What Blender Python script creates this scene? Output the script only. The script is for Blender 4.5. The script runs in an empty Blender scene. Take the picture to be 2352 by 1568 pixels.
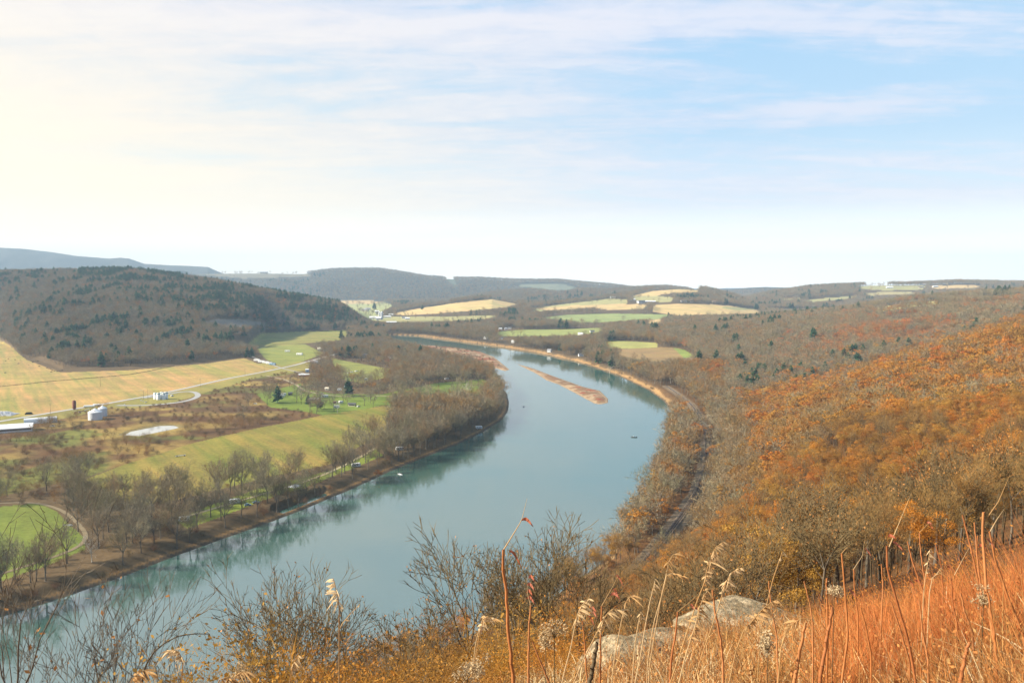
import bpy, math, random, os
import numpy as np
R = math.radians
sc = bpy.context.scene
col = sc.collection
# ------------------------------------------------------------ camera, world, sun, exposure
H = 150.0; FP = 1907.0; PITCH = math.atan(134 / FP); CP, SP = math.cos(PITCH), math.sin(PITCH)
cam_d = bpy.data.cameras.new('camera'); cam = bpy.data.objects.new('camera', cam_d); col.objects.link(cam)
cam.location = (0, 0, H); cam.rotation_euler = (R(90) - PITCH, 0, 0)
cam_d.sensor_width = 36; cam_d.lens = 36 * FP / 2352; cam_d.clip_start = 0.05; cam_d.clip_end = 60000
sc.camera = cam
SUN_AZ = R(-98); SUN_EL = R(31)          # azimuth measured clockwise from the view direction (+Y)
sdir = np.array([math.sin(SUN_AZ) * math.cos(SUN_EL), math.cos(SUN_AZ) * math.cos(SUN_EL), math.sin(SUN_EL)])
sun_d = bpy.data.lights.new('sun', 'SUN'); sun_d.energy = 5.0; sun_d.angle = R(1.2); sun_d.color = (1, .90, .73)
sun = bpy.data.objects.new('sun', sun_d); col.objects.link(sun); sun.location = (0, 0, 400)
sun.rotation_euler = (R(90) - SUN_EL, 0, -SUN_AZ + math.pi)
sc.view_settings.view_transform = 'Standard'; sc.view_settings.look = 'None'; sc.view_settings.gamma = 1
sc.view_settings.exposure = 1.06
sc.render.engine = 'CYCLES'
sc.cycles.use_denoising = True; sc.cycles.denoising_prefilter = 'ACCURATE'; sc.cycles.denoising_input_passes = 'RGB_ALBEDO_NORMAL'
sc.cycles.max_bounces = 5; sc.cycles.diffuse_bounces = 2; sc.cycles.glossy_bounces = 2; sc.cycles.transmission_bounces = 2
sc.cycles.volume_bounces = 0; sc.cycles.transparent_max_bounces = 8; sc.cycles.caustics_reflective = False

class NT:
    def __init__(s, tree): s.t = tree; s.n = tree.nodes; s.l = tree.links
    def new(s, t, ins=None, **kw):
        n = s.n.new(t)
        for k, v in kw.items(): setattr(n, k, v)
        for k, v in (ins or {}).items():
            if isinstance(v, bpy.types.NodeSocket): s.l.new(v, n.inputs[k])
            else: n.inputs[k].default_value = v
        return n
    def math(s, op, a, b=0.0, c=None, clamp=False):
        n = s.new('ShaderNodeMath', {0: a, 1: b}, operation=op, use_clamp=clamp)
        if c is not None: n.inputs[2].default_value = c
        return n.outputs[0]
    def mix(s, f, a, b, mode='MIX'):
        n = s.new('ShaderNodeMix', data_type='RGBA', blend_type=mode)
        for k, v in ((0, f), (6, a), (7, b)):
            if isinstance(v, bpy.types.NodeSocket): s.l.new(v, n.inputs[k])
            else: n.inputs[k].default_value = (tuple(v) + (1,))[:4] if k else v
        return n.outputs[2]
    def ramp(s, f, pts):
        n = s.new('ShaderNodeValToRGB', {0: f}); e = n.color_ramp.elements
        while len(e) < len(pts): e.new(0.5)
        for q, (p, c) in zip(e, pts):
            q.position = p; q.color = (tuple(c) + (1,))[:4] if hasattr(c, '__len__') else (c, c, c, 1)
        return n.outputs[0]
    def noise(s, vec, scale, detail=4, rough=.55, dist=0.0, out=0):
        n = s.new('ShaderNodeTexNoise', {'Scale': scale, 'Detail': detail, 'Roughness': rough, 'Distortion': dist})
        if vec is not None: s.l.new(vec, n.inputs['Vector'])
        return n.outputs[out]
    def mapping(s, vec, scale=(1, 1, 1), rot=(0, 0, 0), loc=(0, 0, 0)):
        return s.new('ShaderNodeMapping', {'Vector': vec, 'Scale': scale, 'Rotation': rot, 'Location': loc}).outputs[0]

wd = bpy.data.worlds.new('World'); sc.world = wd; wd.use_nodes = True
N = NT(wd.node_tree); N.n.clear()
SKY = 0.0705
sky = N.new('ShaderNodeTexSky', sky_type='NISHITA', sun_disc=False, sun_elevation=SUN_EL, sun_rotation=SUN_AZ, altitude=250, air_density=1.0, dust_density=0.6, ozone_density=1.5)
tc = N.new('ShaderNodeTexCoord').outputs['Generated']
sep = N.new('ShaderNodeSeparateXYZ', {0: tc})
zz = N.math('MAXIMUM', sep.outputs[2], 0.0)
den = N.math('ADD', zz, 0.10)
px_ = N.math('DIVIDE', sep.outputs[0], den); py_ = N.math('DIVIDE', sep.outputs[1], den)
pl = N.new('ShaderNodeCombineXYZ', {0: px_, 1: py_, 2: 0.0}).outputs[0]
mp = N.mapping(pl, scale=(.55, 1.0, 1), rot=(0, 0, R(-12)))
n_big = N.noise(mp, 0.55, 3, .5, .3)
n_str = N.noise(N.mapping(pl, scale=(.45, 1.5, 1), rot=(0, 0, R(-8)), loc=(3.1, .7, 0)), 1.3, 7, .62, .5)
n_fine = N.noise(N.mapping(pl, scale=(1.0, 1.3, 1), rot=(0, 0, R(20))), 5.0, 6, .65, .6)
# broad veil: thick to the left and overhead, open to the right in a slanting belt
m = N.math('MULTIPLY', sep.outputs[0], -.85)
m = N.math('ADD', m, N.math('MULTIPLY', n_big, .9))
m = N.math('ADD', m, N.math('MULTIPLY', n_str, 3.6))
m = N.math('ADD', m, N.math('MULTIPLY', n_fine, .8))
belt = N.math('SUBTRACT', zz, 0.22); belt = N.math('MULTIPLY', N.math('ABSOLUTE', belt), 2.3)
m = N.math('ADD', m, belt)
cl = N.ramp(N.math('SUBTRACT', m, 2.25, clamp=True), [(0, .05), (.2, .30), (.55, .78), (1, 1)])
cloudcol = N.mix(N.ramp(N.math('MULTIPLY_ADD', sep.outputs[0], -1.1, 0.1, clamp=True), [(0, 0), (1, 1)]), (5.6, 5.8, 6.6), (6.3, 6.2, 6.7))
hb = N.ramp(zz, [(0, 1), (.10, .8), (.34, .12), (.5, 0)])
warm = N.math('MULTIPLY', hb, N.ramp(N.math('MULTIPLY_ADD', sep.outputs[0], -1.3, 0.25, clamp=True), [(0, 0), (1, 1)]))
cloudcol = N.mix(N.ramp(N.math('ADD', N.math('MULTIPLY', n_str, .6), N.math('MULTIPLY', n_fine, .4)), [(.40, 1), (.58, 0)]), cloudcol, N.mix(1.0, cloudcol, (.80, .86, .97), 'MULTIPLY'))
cloudcol = N.mix(warm, cloudcol, (6.9, 6.45, 5.3))
base_sky = N.mix(0.9, sky.outputs[0], (2.7, 4.7, 6.7))
hz = N.ramp(zz, [(0, 1), (.05, .85), (.16, .35), (.32, 0)])
base_sky = N.mix(hz, base_sky, (5.6, 6.5, 6.9))
skyc = N.mix(cl, base_sky, cloudcol)
low = N.ramp(zz, [(0, 1), (.04, .7), (.10, .18), (.17, 0)])
skyc = N.mix(low, skyc, (9.2, 9.0, 8.3))
vlow = N.ramp(zz, [(0, 1), (.025, .8), (.055, .22), (.09, 0)])
skyc = N.mix(vlow, skyc, (13.5, 12.8, 11.4))
skyc = N.mix(N.math('MULTIPLY', warm, .75), skyc, (9.6, 7.9, 5.2))
# unseen sky overhead and behind the camera, made deep blue to lower fill light
over = N.math('MAXIMUM', N.ramp(zz, [(.42, 0), (.66, 1)]), N.ramp(N.math('ADD', sep.outputs[1], .5), [(.15, 1), (.55, 0)]))
skyc = N.mix(over, skyc, (1.9, 2.9, 4.4))
bg = N.new('ShaderNodeBackground', {'Color': skyc, 'Strength': SKY})
N.l.new(bg.outputs[0], N.new('ShaderNodeOutputWorld').inputs['Surface'])

# ------------------------------------------------------------ projection helpers (pixels of a 2352 x 1568 view)
def proj(x, y, z):
    d = y * CP - (z - H) * SP; v = y * SP + (z - H) * CP
    d = np.where(np.abs(d) < 1e-6, 1e-6, d)
    return 1176 + FP * x / d, 784 - FP * v / d
def ray(px, py):
    a = (px - 1176) / FP; b = -(py - 784) / FP
    return np.array([a, CP + b * SP, -SP + b * CP])
def unp(px, py, Y):                       # point on the ray at world depth Y
    r = ray(px, py); return r[0] / r[1] * Y, Y, H + r[2] / r[1] * Y
def gz(px, py, z=0.0):                    # point on the ray at world height z
    r = ray(px, py); t = (z - H) / r[2]; return r[0] * t, r[1] * t

def seg_sd(x, y, poly, signed=True):
    poly = np.asarray(poly, float); n = len(poly)
    best = np.full(x.shape, 1e18); ins = np.zeros(x.shape, bool)
    for i in range(n if signed else n - 1):
        ax, ay = poly[i]; bx, by = poly[(i + 1) % n]
        dx, dy = bx - ax, by - ay; L = dx * dx + dy * dy + 1e-12
        t = np.clip(((x - ax) * dx + (y - ay) * dy) / L, 0, 1)
        q = (x - ax - t * dx) ** 2 + (y - ay - t * dy) ** 2
        np.minimum(best, q, out=best)
        if signed and ay != by:
            c = (ay > y) != (by > y)
            ins ^= c & (x < dx * (y - ay) / (by - ay) + ax)
    d = np.sqrt(best)
    return np.where(ins, -d, d) if signed else d
def inpoly(x, y, poly):
    poly = np.asarray(poly, float)
    x0, y0 = poly.min(0); x1, y1 = poly.max(0)
    out = np.zeros(x.shape, bool)
    idx = np.nonzero((x >= x0) & (x <= x1) & (y >= y0) & (y <= y1))
    if len(idx[0]) == 0: return out
    xs, ys = x[idx], y[idx]; ins = np.zeros(xs.shape, bool); n = len(poly)
    for i in range(n):
        ax, ay = poly[i]; bx, by = poly[(i + 1) % n]
        if ay != by: ins ^= ((ay > ys) != (by > ys)) & (xs < (bx - ax) * (ys - ay) / (by - ay) + ax)
    out[idx] = ins; return out
def sm(t): t = np.clip(t, 0, 1); return t * t * (3 - 2 * t)
def vnoise(x, y, s=0):
    xi = np.floor(x); yi = np.floor(y); fx = sm(x - xi); fy = sm(y - yi)
    def h(a, b): v = np.sin(a * 127.1 + b * 311.7 + s * 74.7) * 43758.5453; return v - np.floor(v)
    return (h(xi, yi) * (1 - fx) + h(xi + 1, yi) * fx) * (1 - fy) + (h(xi, yi + 1) * (1 - fx) + h(xi + 1, yi + 1) * fx) * fy
def fbm(x, y, s=0, o=4):
    v = 0; a = .5
    for i in range(o): v = v + a * (vnoise(x * 2 ** i, y * 2 ** i, s + i) - .5) * 2; a *= .5
    return v

# ------------------------------------------------------------ river outline (traced on the water plane, z = 0)
LB = [(-900, 190), (-480, 290), (-330, 338)] + [gz(*p) for p in [(-60, 1432), (0, 1413), (60, 1398), (100, 1385), (200, 1352), (300, 1316), (400, 1277), (500, 1241), (600, 1206), (700, 1168), (760, 1142), (800, 1126), (900, 1080), (960, 1056), (1000, 1040), (1060, 1016), (1110, 991), (1150, 966), (1166, 945), (1169, 925), (1163, 902), (1149, 888), (1140, 865), (1092, 845), (1055, 836), (1020, 828), (973, 813), (930, 803), (905, 796), (885, 778)]]
RBp = [gz(*p) for p in [(900, 769), (960, 772), (1050, 784), (1150, 797), (1230, 810), (1330, 832), (1420, 862), (1490, 896), (1525, 921), (1541, 942), (1535, 965), (1522, 1012), (1524, 1032), (1500, 1090), (1475, 1140)]]
RBp += [(50, 440), (15, 380), (-60, 300), (-150, 225), (-260, 160), (-420, 100), (-900, 0)]
RIVER = np.array(LB + RBp)
ISL1 = np.array([gz(*p) for p in [(925, 790), (1000, 794), (1060, 800), (1102, 807), (1134, 819), (1150, 832), (1171, 849), (1160, 852), (1140, 846), (1100, 838), (1060, 829), (1010, 814), (960, 802), (935, 797)]])
ISL2 = np.array([gz(*p) for p in [(1183, 834), (1225, 846), (1270, 863), (1340, 888), (1378, 897), (1397, 916), (1397, 925), (1380, 928), (1366, 927), (1340, 913), (1320, 902), (1283, 883), (1255, 873), (1232, 858)]])
POOL = np.array([gz(p[0], p[1], 1.0) for p in [(640, 1174), (700, 1150), (745, 1132), (752, 1136), (700, 1158), (650, 1178)]])
def water_sd(x, y):
    s = seg_sd(x, y, RIVER)
    s = np.maximum(s, -seg_sd(x, y, ISL1)); s = np.maximum(s, -seg_sd(x, y, ISL2))
    return s
POND = np.array([gz(p[0], p[1], 4.0) for p in [(284, 998), (300, 990), (330, 984), (365, 977), (400, 976), (412, 981), (385, 987), (355, 993), (320, 1000)]])

# control points of the right-hand land: (x, y, z of the ground)
CT = [(0, 0, 148.3), (5, 8, 146.4), (2, 11, 145.0), (-6, 12, 141.6), (-3, 5, 145.9), (8, 3, 148.6), (15, 0, 150.5), (0, -20, 156), (-30, -20, 150), (30, -20, 165),
      (0, 20, 137.5), (-8, 20, 134.5), (0, 30, 130), (-8, 30, 127), (-30, 25, 120), (20, 60, 125), (11, 60, 118), (0, 60, 110), (12, 24, 138.5), (40, 40, 139), (56, 110, 112), (25, 110, 98), (90, 120, 121), (-10, 90, 88), (-60, 100, 78), (-150, 60, 70), (-300, 0, 60),
      (-20, 200, 44), (40, 200, 62), (100, 200, 86), (200, 200, 114), (60, 300, 36), (130, 300, 66), (250, 300, 92), (-60, 20, 118)]
def cpt(px, py, Y, c=14):
    x, y, z = unp(px, py, Y); CT.append((x, y, z - c))
for a in [(2000, 1000, 380), (2352, 900, 440), (1800, 1000, 470), (1700, 1060, 430), (2100, 880, 620), (2352, 805, 680), (2500, 780, 680), (2352, 752, 830), (2250, 777, 830), (2100, 822, 840), (1900, 888, 880), (1750, 930, 900), (1660, 968, 900),
          (2500, 715, 820), (2352, 800, 1020, 0), (2150, 850, 1050, 0), (1950, 890, 1080, 0), (1800, 890, 1080, 8),
          (2352, 690, 1750), (2100, 699, 1750), (1900, 730, 1850), (1700, 745, 1950), (1600, 850, 1250, 8), (1700, 800, 1500), (1900, 800, 1350), (2100, 780, 1280), (2352, 732, 1250), (2600, 670, 1500),
          (2352, 687, 2050, 0), (2352, 678, 2550, 0), (2184, 694, 2050, 0), (2184, 688, 2500, 0), (2027, 711, 2080, 0), (2027, 704, 2500, 0), (1900, 727, 2200, 0), (1900, 724, 2600, 0), (1800, 722, 2700, 10)]:
    cpt(*a)
CT += [(260, 1010, 7), (215, 950, 7), (180, 760, 8), (130, 560, 8), (250, 1150, 7), (50, 1500, 6), (-100, 1900, 6), (200, 1700, 9), (-250, 2400, 6), (0, 2500, 10), (300, 2300, 18), (0, 3200, 14), (1500, 3200, 60), (600, 3000, 30), (1900, 2500, 110), (2600, 3200, 110)]
CT = np.array(CT, float)
def warp(x, y): return np.stack([x / (np.abs(y) + 60) * 1.6, np.log(np.maximum(y, -20) + 60)], -1)
def tps_phi(r2): return np.where(r2 > 1e-12, r2 * np.log(np.maximum(r2, 1e-12)), 0)
_P = warp(CT[:, 0], CT[:, 1]); _n = len(_P)
_A = np.zeros((_n + 3, _n + 3)); _A[:_n, :_n] = tps_phi(((_P[:, None] - _P[None]) ** 2).sum(-1)) + np.eye(_n) * 2e-5
_A[:_n, _n] = 1; _A[:_n, _n + 1:] = _P; _A[_n:, :_n] = _A[:_n, _n:].T
_W = np.linalg.solve(_A, np.concatenate([CT[:, 2], np.zeros(3)]))
def tps(x, y):
    q = warp(x, y); r = np.full(x.shape, _W[_n]) + q[..., 0] * _W[_n + 1] + q[..., 1] * _W[_n + 2]
    for i in range(_n): r += _W[i] * tps_phi((q[..., 0] - _P[i, 0]) ** 2 + (q[..., 1] - _P[i, 1]) ** 2)
    return r
# ridges: px -> crest row (tree tops excluded), crest depth, front depth, z of the foot
def T(pxs, tab): a = np.array(tab, float); return np.interp(pxs, a[:, 0], a[:, 1])
RIDGES = {
 'wooded': dict(crest=[(-500, 628), (-100, 632), (0, 631), (150, 628), (300, 628), (400, 640), (500, 652), (600, 672), (700, 692), (780, 708), (840, 737), (880, 757), (915, 780), (950, 800)],
        cd=[(-500, 3000), (0, 2900), (300, 2700), (500, 2650), (700, 2750), (850, 2750), (950, 2600)],
        fd=[(-500, 2600), (-100, 2350), (-30, 2200), (60, 1620), (140, 1385), (300, 1400), (480, 1520), (560, 1650), (610, 2350), (800, 2520), (950, 2460)], z0=5, back=1600, lo=-900, hi=940, nz=24),
 'blue': dict(crest=[(200, 640), (400, 629), (500, 629), (620, 628), (700, 629), (760, 622), (810, 620), (870, 620), (930, 629), (980, 637), (1040, 641), (1100, 641), (1180, 646), (1280, 646), (1400, 656), (1460, 664), (1600, 680)],
        cd=[(0, 7600), (2000, 7600)], fd=[(0, 5900), (900, 5700), (1300, 6000)], z0=10, back=2500, lo=0, hi=1700, nz=16),
 'blue2': dict(crest=[(1000, 700), (1100, 682), (1150, 674), (1250, 668), (1330, 668), (1400, 670), (1470, 664), (1530, 662), (1580, 668), (1640, 690)],
        cd=[(0, 5600)], fd=[(0, 4500)], z0=15, back=1200, lo=950, hi=1680, nz=9),
 'farm': dict(crest=[(820, 732), (860, 726), (900, 718), (1000, 704), (1060, 693), (1130, 687), (1190, 699), (1240, 703), (1300, 698), (1380, 688), (1450, 678), (1500, 668), (1560, 664), (1620, 668), (1680, 682), (1720, 698), (1760, 709), (1800, 718), (1900, 722)],
        cd=[(800, 3700), (1300, 3900), (1500, 4400), (1700, 4300), (1900, 3600)], fd=[(800, 3000), (1900, 2900)], z0=18, back=900, lo=780, hi=1900, nz=3),
 'right': dict(crest=[(1600, 710), (1700, 694), (1760, 678), (1850, 664), (1900, 660), (2000, 656), (2100, 655), (2200, 651), (2300, 653), (2400, 653), (2900, 650)],
        cd=[(1600, 5200), (2900, 5400)], fd=[(1600, 3900), (2900, 3600)], z0=30, back=1800, lo=1600, hi=3200, nz=9),
 'gap': dict(crest=[(1560, 680), (1640, 668), (1720, 661), (1760, 659), (1820, 661), (1900, 668), (2000, 680)], cd=[(0, 8600)], fd=[(0, 7000)], z0=20, back=2500, lo=1500, hi=2100, nz=10),
 'skyline': dict(crest=[(-500, 655), (1300, 655), (1400, 656), (1600, 663), (1900, 662), (2900, 655)], cd=[(0, 12500)], fd=[(0, 10500)], z0=30, back=2500, lo=-900, hi=3300, nz=18),
 'mountain': dict(crest=[(-600, 560), (-100, 566), (0, 569), (60, 572), (120, 579), (180, 588), (230, 592), (255, 594), (280, 592), (300, 594), (335, 606), (400, 610), (480, 613), (500, 622), (530, 634), (600, 660), (700, 690)],
        cd=[(0, 9600)], fd=[(0, 7800)], z0=30, back=2600, lo=-1200, hi=750, nz=20)}
def ridge(x, y, k):
    g = RIDGES[k]; ys = np.maximum(y, 1.0); px = 1176 + FP * x / ys
    cd, fd = T(px, g['cd']), T(px, g['fd'])
    zc = H + (650 - T(px, g['crest'])) / FP * cd
    w = sm((px - g['lo']) / 60) * sm((g['hi'] - px) / 60)
    s = (ys - fd) / (cd - fd); b = (ys - cd) / g['back']
    f = np.where(s < 1, .55 * np.clip(s, 0, 1) + .45 * sm(s), 1 - sm(b) * .98)
    f = np.where(s <= 0, 0, f)
    n = fbm(x / 420., y / 420., 7, 4) * g['nz'] * np.clip(f * 2.5, 0, 1) * np.clip((1 - f) * 6 + .25, 0, 1)
    return g['z0'] + ((zc - g['z0']) * f + n) * w - (1 - np.clip(w * 20, 0, 1)) * 500 - np.where(s <= 0, 40, 0)
def rightland(x, y):                      # 1 on the right-hand (camera) side of the river
    s = seg_sd(x, y, RIGHTP); return s
RIGHTP = np.array([(-900, 0)] + RBp[::-1][1:] + [(-340, 2600), (-200, 3600), (6000, 3600), (6000, -300), (-900, -300)])
def height(x, y, full=False):
    x = np.asarray(x, float); y = np.asarray(y, float)
    sd = water_sd(x, y)
    nb = fbm(x / 45., y / 45., 3, 3)
    far = np.maximum(y - 2600, 0)
    h = 5.0 + nb * .5 + far * .0035
    bankw = 9 + 4 * vnoise(x / 30., y / 30., 9)
    rl = seg_sd(x, y, RIGHTP)
    m = (rl < 260) & (y < 3800)
    if m.any():
        xs, ys = x[m], y[m]
        t = tps(xs, ys)
        t = t + fbm(xs / 130., ys / 130., 19, 2) * 9 * np.clip((t - 14) / 30, 0, 1) * np.clip((ys - 180) / 250., 0, 1) + fbm(xs / 60., ys / 60., 11, 3) * np.clip((t - 8) / 30, 0, 1) * np.clip(ys / 200., 0, 1) * 3.5
        s = np.maximum(sd[m], 0)
        lim = 6.0 + .95 * np.maximum(s - 50, 0)
        t = np.minimum(t, lim); t = np.maximum(t, 4.5)
        w = sm((-rl[m] + 30) / 60.) * np.where(ys < 2300, 1, sm((3500 - ys) / 1200.))
        w = np.where((ys < 2350), np.where(rl[m] < 0, 1, 0), sm((-rl[m] + 100) / 200.) * sm((3500 - ys) / 1150.))
        h[m] = h[m] * (1 - w) + t * w
    for k in RIDGES:
        g = RIDGES[k]; mn = min(v for _, v in g['fd'])
        mm = y > mn - 10
        if mm.any(): h[mm] = np.maximum(h[mm], ridge(x[mm], y[mm], k))
    # river bed and banks
    isl = np.minimum(seg_sd(x, y, ISL1), seg_sd(x, y, ISL2))
    hb_ = np.where(sd < 0, np.maximum(-2.5, sd * .25 - .05), np.minimum(h, .15 + np.clip(sd, 0, 3) * .35 + (h - 1.2) * sm((sd - 3) / bankw)))
    hb_ = np.where(isl < 0, np.minimum(.1 + -isl * .12, 1.5) + nb * .25 * np.clip(-isl / 6, 0, 1), hb_)
    pd = seg_sd(x, y, POND); hb_ = np.where(pd < 14, np.minimum(hb_, 3.6 + np.clip(pd, -4, 14) * .14), hb_)
    po = seg_sd(x, y, POOL); hb_ = np.where(po < 5, np.minimum(hb_, .75 + np.clip(po, -1, 5) * .3), hb_)
    return hb_
def hgt(x, y): return float(height(np.array([x]), np.array([y]))[0])
def at(px, py, ymin=60.):                 # first ground point along the photo ray
    r = ray(px, py); Y = ymin * (16000 / ymin) ** np.linspace(0, 1, 1500)
    X = r[0] / r[1] * Y; Z = H + r[2] / r[1] * Y; h = height(X, Y)
    i = np.argmax(Z <= h); 
    if Z[i] > h[i]: i = len(Y) - 1
    if i > 0:
        a = (Z[i-1] - h[i-1]); b = (h[i] - Z[i]); t = a / (a + b + 1e-9)
        return float(X[i-1] + (X[i] - X[i-1]) * t), float(Y[i-1] + (Y[i] - Y[i-1]) * t)
    return float(X[0]), float(Y[0])

# ------------------------------------------------------------ land cover: (name, colour, stripes, outline in view pixels, depth range)
TAN = (.42, .285, .125); YG = (.27, .24, .075); LAWN = (.155, .205, .035); CORN = (.60, .42, .21); PALEG = (.40, .36, .17)
BRUSH = (.17, .095, .04); FLOOR = (.125, .085, .045); GREYR = (.20, .175, .145)
FIELDS = [
 ('verge', (.27, .23, .07), .3, [(-400, 800), (0, 900), (500, 840), (640, 832), (720, 830), (700, 858), (600, 876), (470, 905), (300, 950), (180, 965), (0, 1000), (-400, 1060)], 700, 1800),
 ('tan', TAN, 1, [(-400, 760), (0, 778), (30, 800), (60, 826), (140, 855), (300, 850), (480, 834), (560, 822), (592, 835), (640, 843), (600, 857), (430, 893), (330, 914), (180, 940), (0, 962), (-400, 1040)], 900, 2700),
 ('green_q', YG, .5, [(500, 771), (600, 765), (700, 761), (800, 758), (800, 772), (780, 782), (700, 788), (620, 800), (590, 797)], 1500, 2700),
 ('green_t', (.25, .26, .07), .3, [(588, 800), (620, 796), (700, 790), (745, 812), (700, 828), (650, 840), (612, 826)], 1200, 2200),
 ('scrub', BRUSH, 0, [(-400, 1015), (0, 990), (100, 968), (180, 955), (240, 935), (300, 938), (400, 925), (460, 905), (600, 865), (700, 850), (722, 870), (690, 905), (610, 925), (760, 958), (700, 968), (450, 1015), (300, 1062), (200, 1095), (-400, 1230)], 500, 1400),
 ('meadow', (.25, .25, .07), .2, [(760, 822), (800, 830), (900, 848), (905, 862), (830, 880), (790, 872), (770, 850)], 900, 1600),
 ('camp', LAWN, 0, [(590, 905), (690, 880), (700, 893), (770, 905), (880, 905), (1000, 880), (1110, 870), (1130, 890), (1100, 925), (1000, 930), (905, 935), (880, 930), (760, 957), (700, 945), (620, 935)], 600, 1500),
 ('long', (.255, .205, .06), 1, [(196, 1100), (300, 1062), (450, 1015), (600, 981), (760, 950), (880, 932), (902, 935), (905, 960), (900, 990), (850, 1010), (760, 1065), (600, 1100), (480, 1128), (380, 1155), (320, 1160), (270, 1145)], 500, 1100),
 ('strip', (.20, .235, .04), 0, [(400, 1195), (480, 1160), (600, 1120), (760, 1080), (860, 1030), (880, 1045), (800, 1080), (700, 1118), (600, 1150), (500, 1190), (430, 1212)], 400, 900),
 ('lawn_left', (.16, .19, .04), .3, [(-400, 1160), (0, 1163), (90, 1155), (130, 1175), (160, 1205), (200, 1240), (200, 1262), (100, 1300), (0, 1332), (-400, 1420)], 380, 700),
 ('quarry', GREYR, 0, [(450, 744), (500, 732), (560, 734), (610, 742), (630, 752), (600, 759), (540, 764), (500, 760)], 1700, 2800),
 ('rt1', (.34, .33, .12), .5, [(1368, 785), (1430, 783), (1508, 787), (1512, 800), (1400, 800)], 1300, 2600),
 ('rt2', (.30, .20, .10), .4, [(1420, 802), (1520, 797), (1560, 800), (1600, 818), (1580, 828), (1500, 830), (1440, 824), (1400, 812)], 1200, 2400),
 ('rt2g', (.22, .27, .07), 0, [(1545, 798), (1570, 803), (1604, 820), (1570, 822)], 1200, 2400),
 ('rt3', (.30, .32, .11), .3, [(1135, 762), (1200, 757), (1300, 756), (1385, 752), (1388, 762), (1330, 770), (1250, 773), (1150, 772)], 1600, 3200),
 ('f1', CORN, .6, [(895, 722), (940, 712), (1010, 700), (1080, 692), (1130, 687), (1170, 691), (1195, 698), (1160, 706), (1080, 714), (1000, 720), (930, 724)], 2800, 4200),
 ('f1b', PALEG, .3, [(840, 728), (900, 727), (1020, 727), (1160, 723), (1120, 733), (1000, 740), (900, 742), (860, 738)], 2500, 4200),
 ('f2', PALEG, .3, [(1204, 712), (1280, 700), (1400, 686), (1440, 688), (1440, 696), (1350, 703), (1280, 708), (1240, 716)], 2800, 4600),
 ('f3', CORN, .5, [(1230, 708), (1320, 701), (1450, 698), (1490, 700), (1480, 708), (1400, 712), (1360, 706), (1260, 713)], 2700, 4600),
 ('f4', (.29, .33, .13), .2, [(1232, 730), (1310, 722), (1420, 720), (1530, 722), (1550, 730), (1400, 740), (1330, 740)], 2400, 4200),
 ('f4b', CORN, .2, [(1470, 737), (1520, 732), (1522, 742), (1490, 743)], 2400, 4200),
 ('f5', CORN, .5, [(1498, 702), (1540, 698), (1620, 698), (1680, 702), (1752, 714), (1740, 722), (1650, 724), (1560, 726), (1500, 716)], 2600, 4600),
 ('f6', CORN, .5, [(1450, 680), (1500, 668), (1550, 662), (1610, 666), (1600, 671), (1540, 673), (1500, 680)], 3200, 5000),
 ('f7', PALEG, .3, [(1455, 681), (1505, 679), (1550, 683), (1540, 693), (1490, 694), (1450, 688)], 3000, 5000),
 ('village', (.40, .40, .18), .2, [(780, 692), (880, 692), (905, 702), (870, 720), (905, 738), (890, 742), (850, 735), (800, 705)], 3000, 6200),
 ('village2', CORN, .3, [(775, 691), (850, 690), (880, 694), (850, 698), (785, 698)], 3500, 6800),
 ('g1', PALEG, .3, [(1965, 660), (2000, 655), (2060, 656), (2130, 656), (2120, 665), (2030, 667), (1975, 663)], 3600, 6000),
 ('g2', PALEG, .3, [(1840, 690), (1900, 684), (1960, 680), (1975, 682), (1940, 687), (1870, 694)], 3600, 6000),
 ('g3', (.42, .38, .16), .3, [(1985, 714), (2040, 702), (2100, 695), (2180, 689), (2260, 684), (2400, 679), (2700, 670), (2700, 676), (2352, 688), (2200, 694), (2100, 704), (2020, 716)], 1900, 4200),
 ('g4', (.34, .24, .10), .1, [(2020, 738), (2060, 733), (2110, 732), (2105, 745), (2070, 755), (2040, 748)], 1100, 1800),
 ('g5', PALEG, .3, [(1787, 687), (1843, 682), (1846, 685), (1800, 690)], 3000, 6000),
 ('g6', (.44, .36, .18), .3, [(1978, 673), (2050, 670), (2110, 671), (2100, 676), (2000, 679)], 3000, 6000),
 ('g7', CORN, .3, [(2128, 657), (2200, 654), (2260, 656), (2240, 661), (2150, 664)], 3600, 6200),
 ('g8', PALEG, .3, [(1640, 704), (1700, 706), (1740, 710), (1700, 713)], 2600, 4600),
 ('bl1', (.20, .21, .14), 0, [(1180, 655), (1230, 651), (1290, 652), (1330, 662), (1290, 668), (1240, 664)], 4500, 8000),
 ('bl2', (.13, .14, .09), 0, [(1018, 637), (1040, 637), (1052, 660), (1040, 660)], 5500, 8000),
 ('bl3', (.22, .19, .13), 0, [(400, 626), (700, 627), (720, 634), (560, 640), (500, 634)], 6800, 8000),
]
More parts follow.
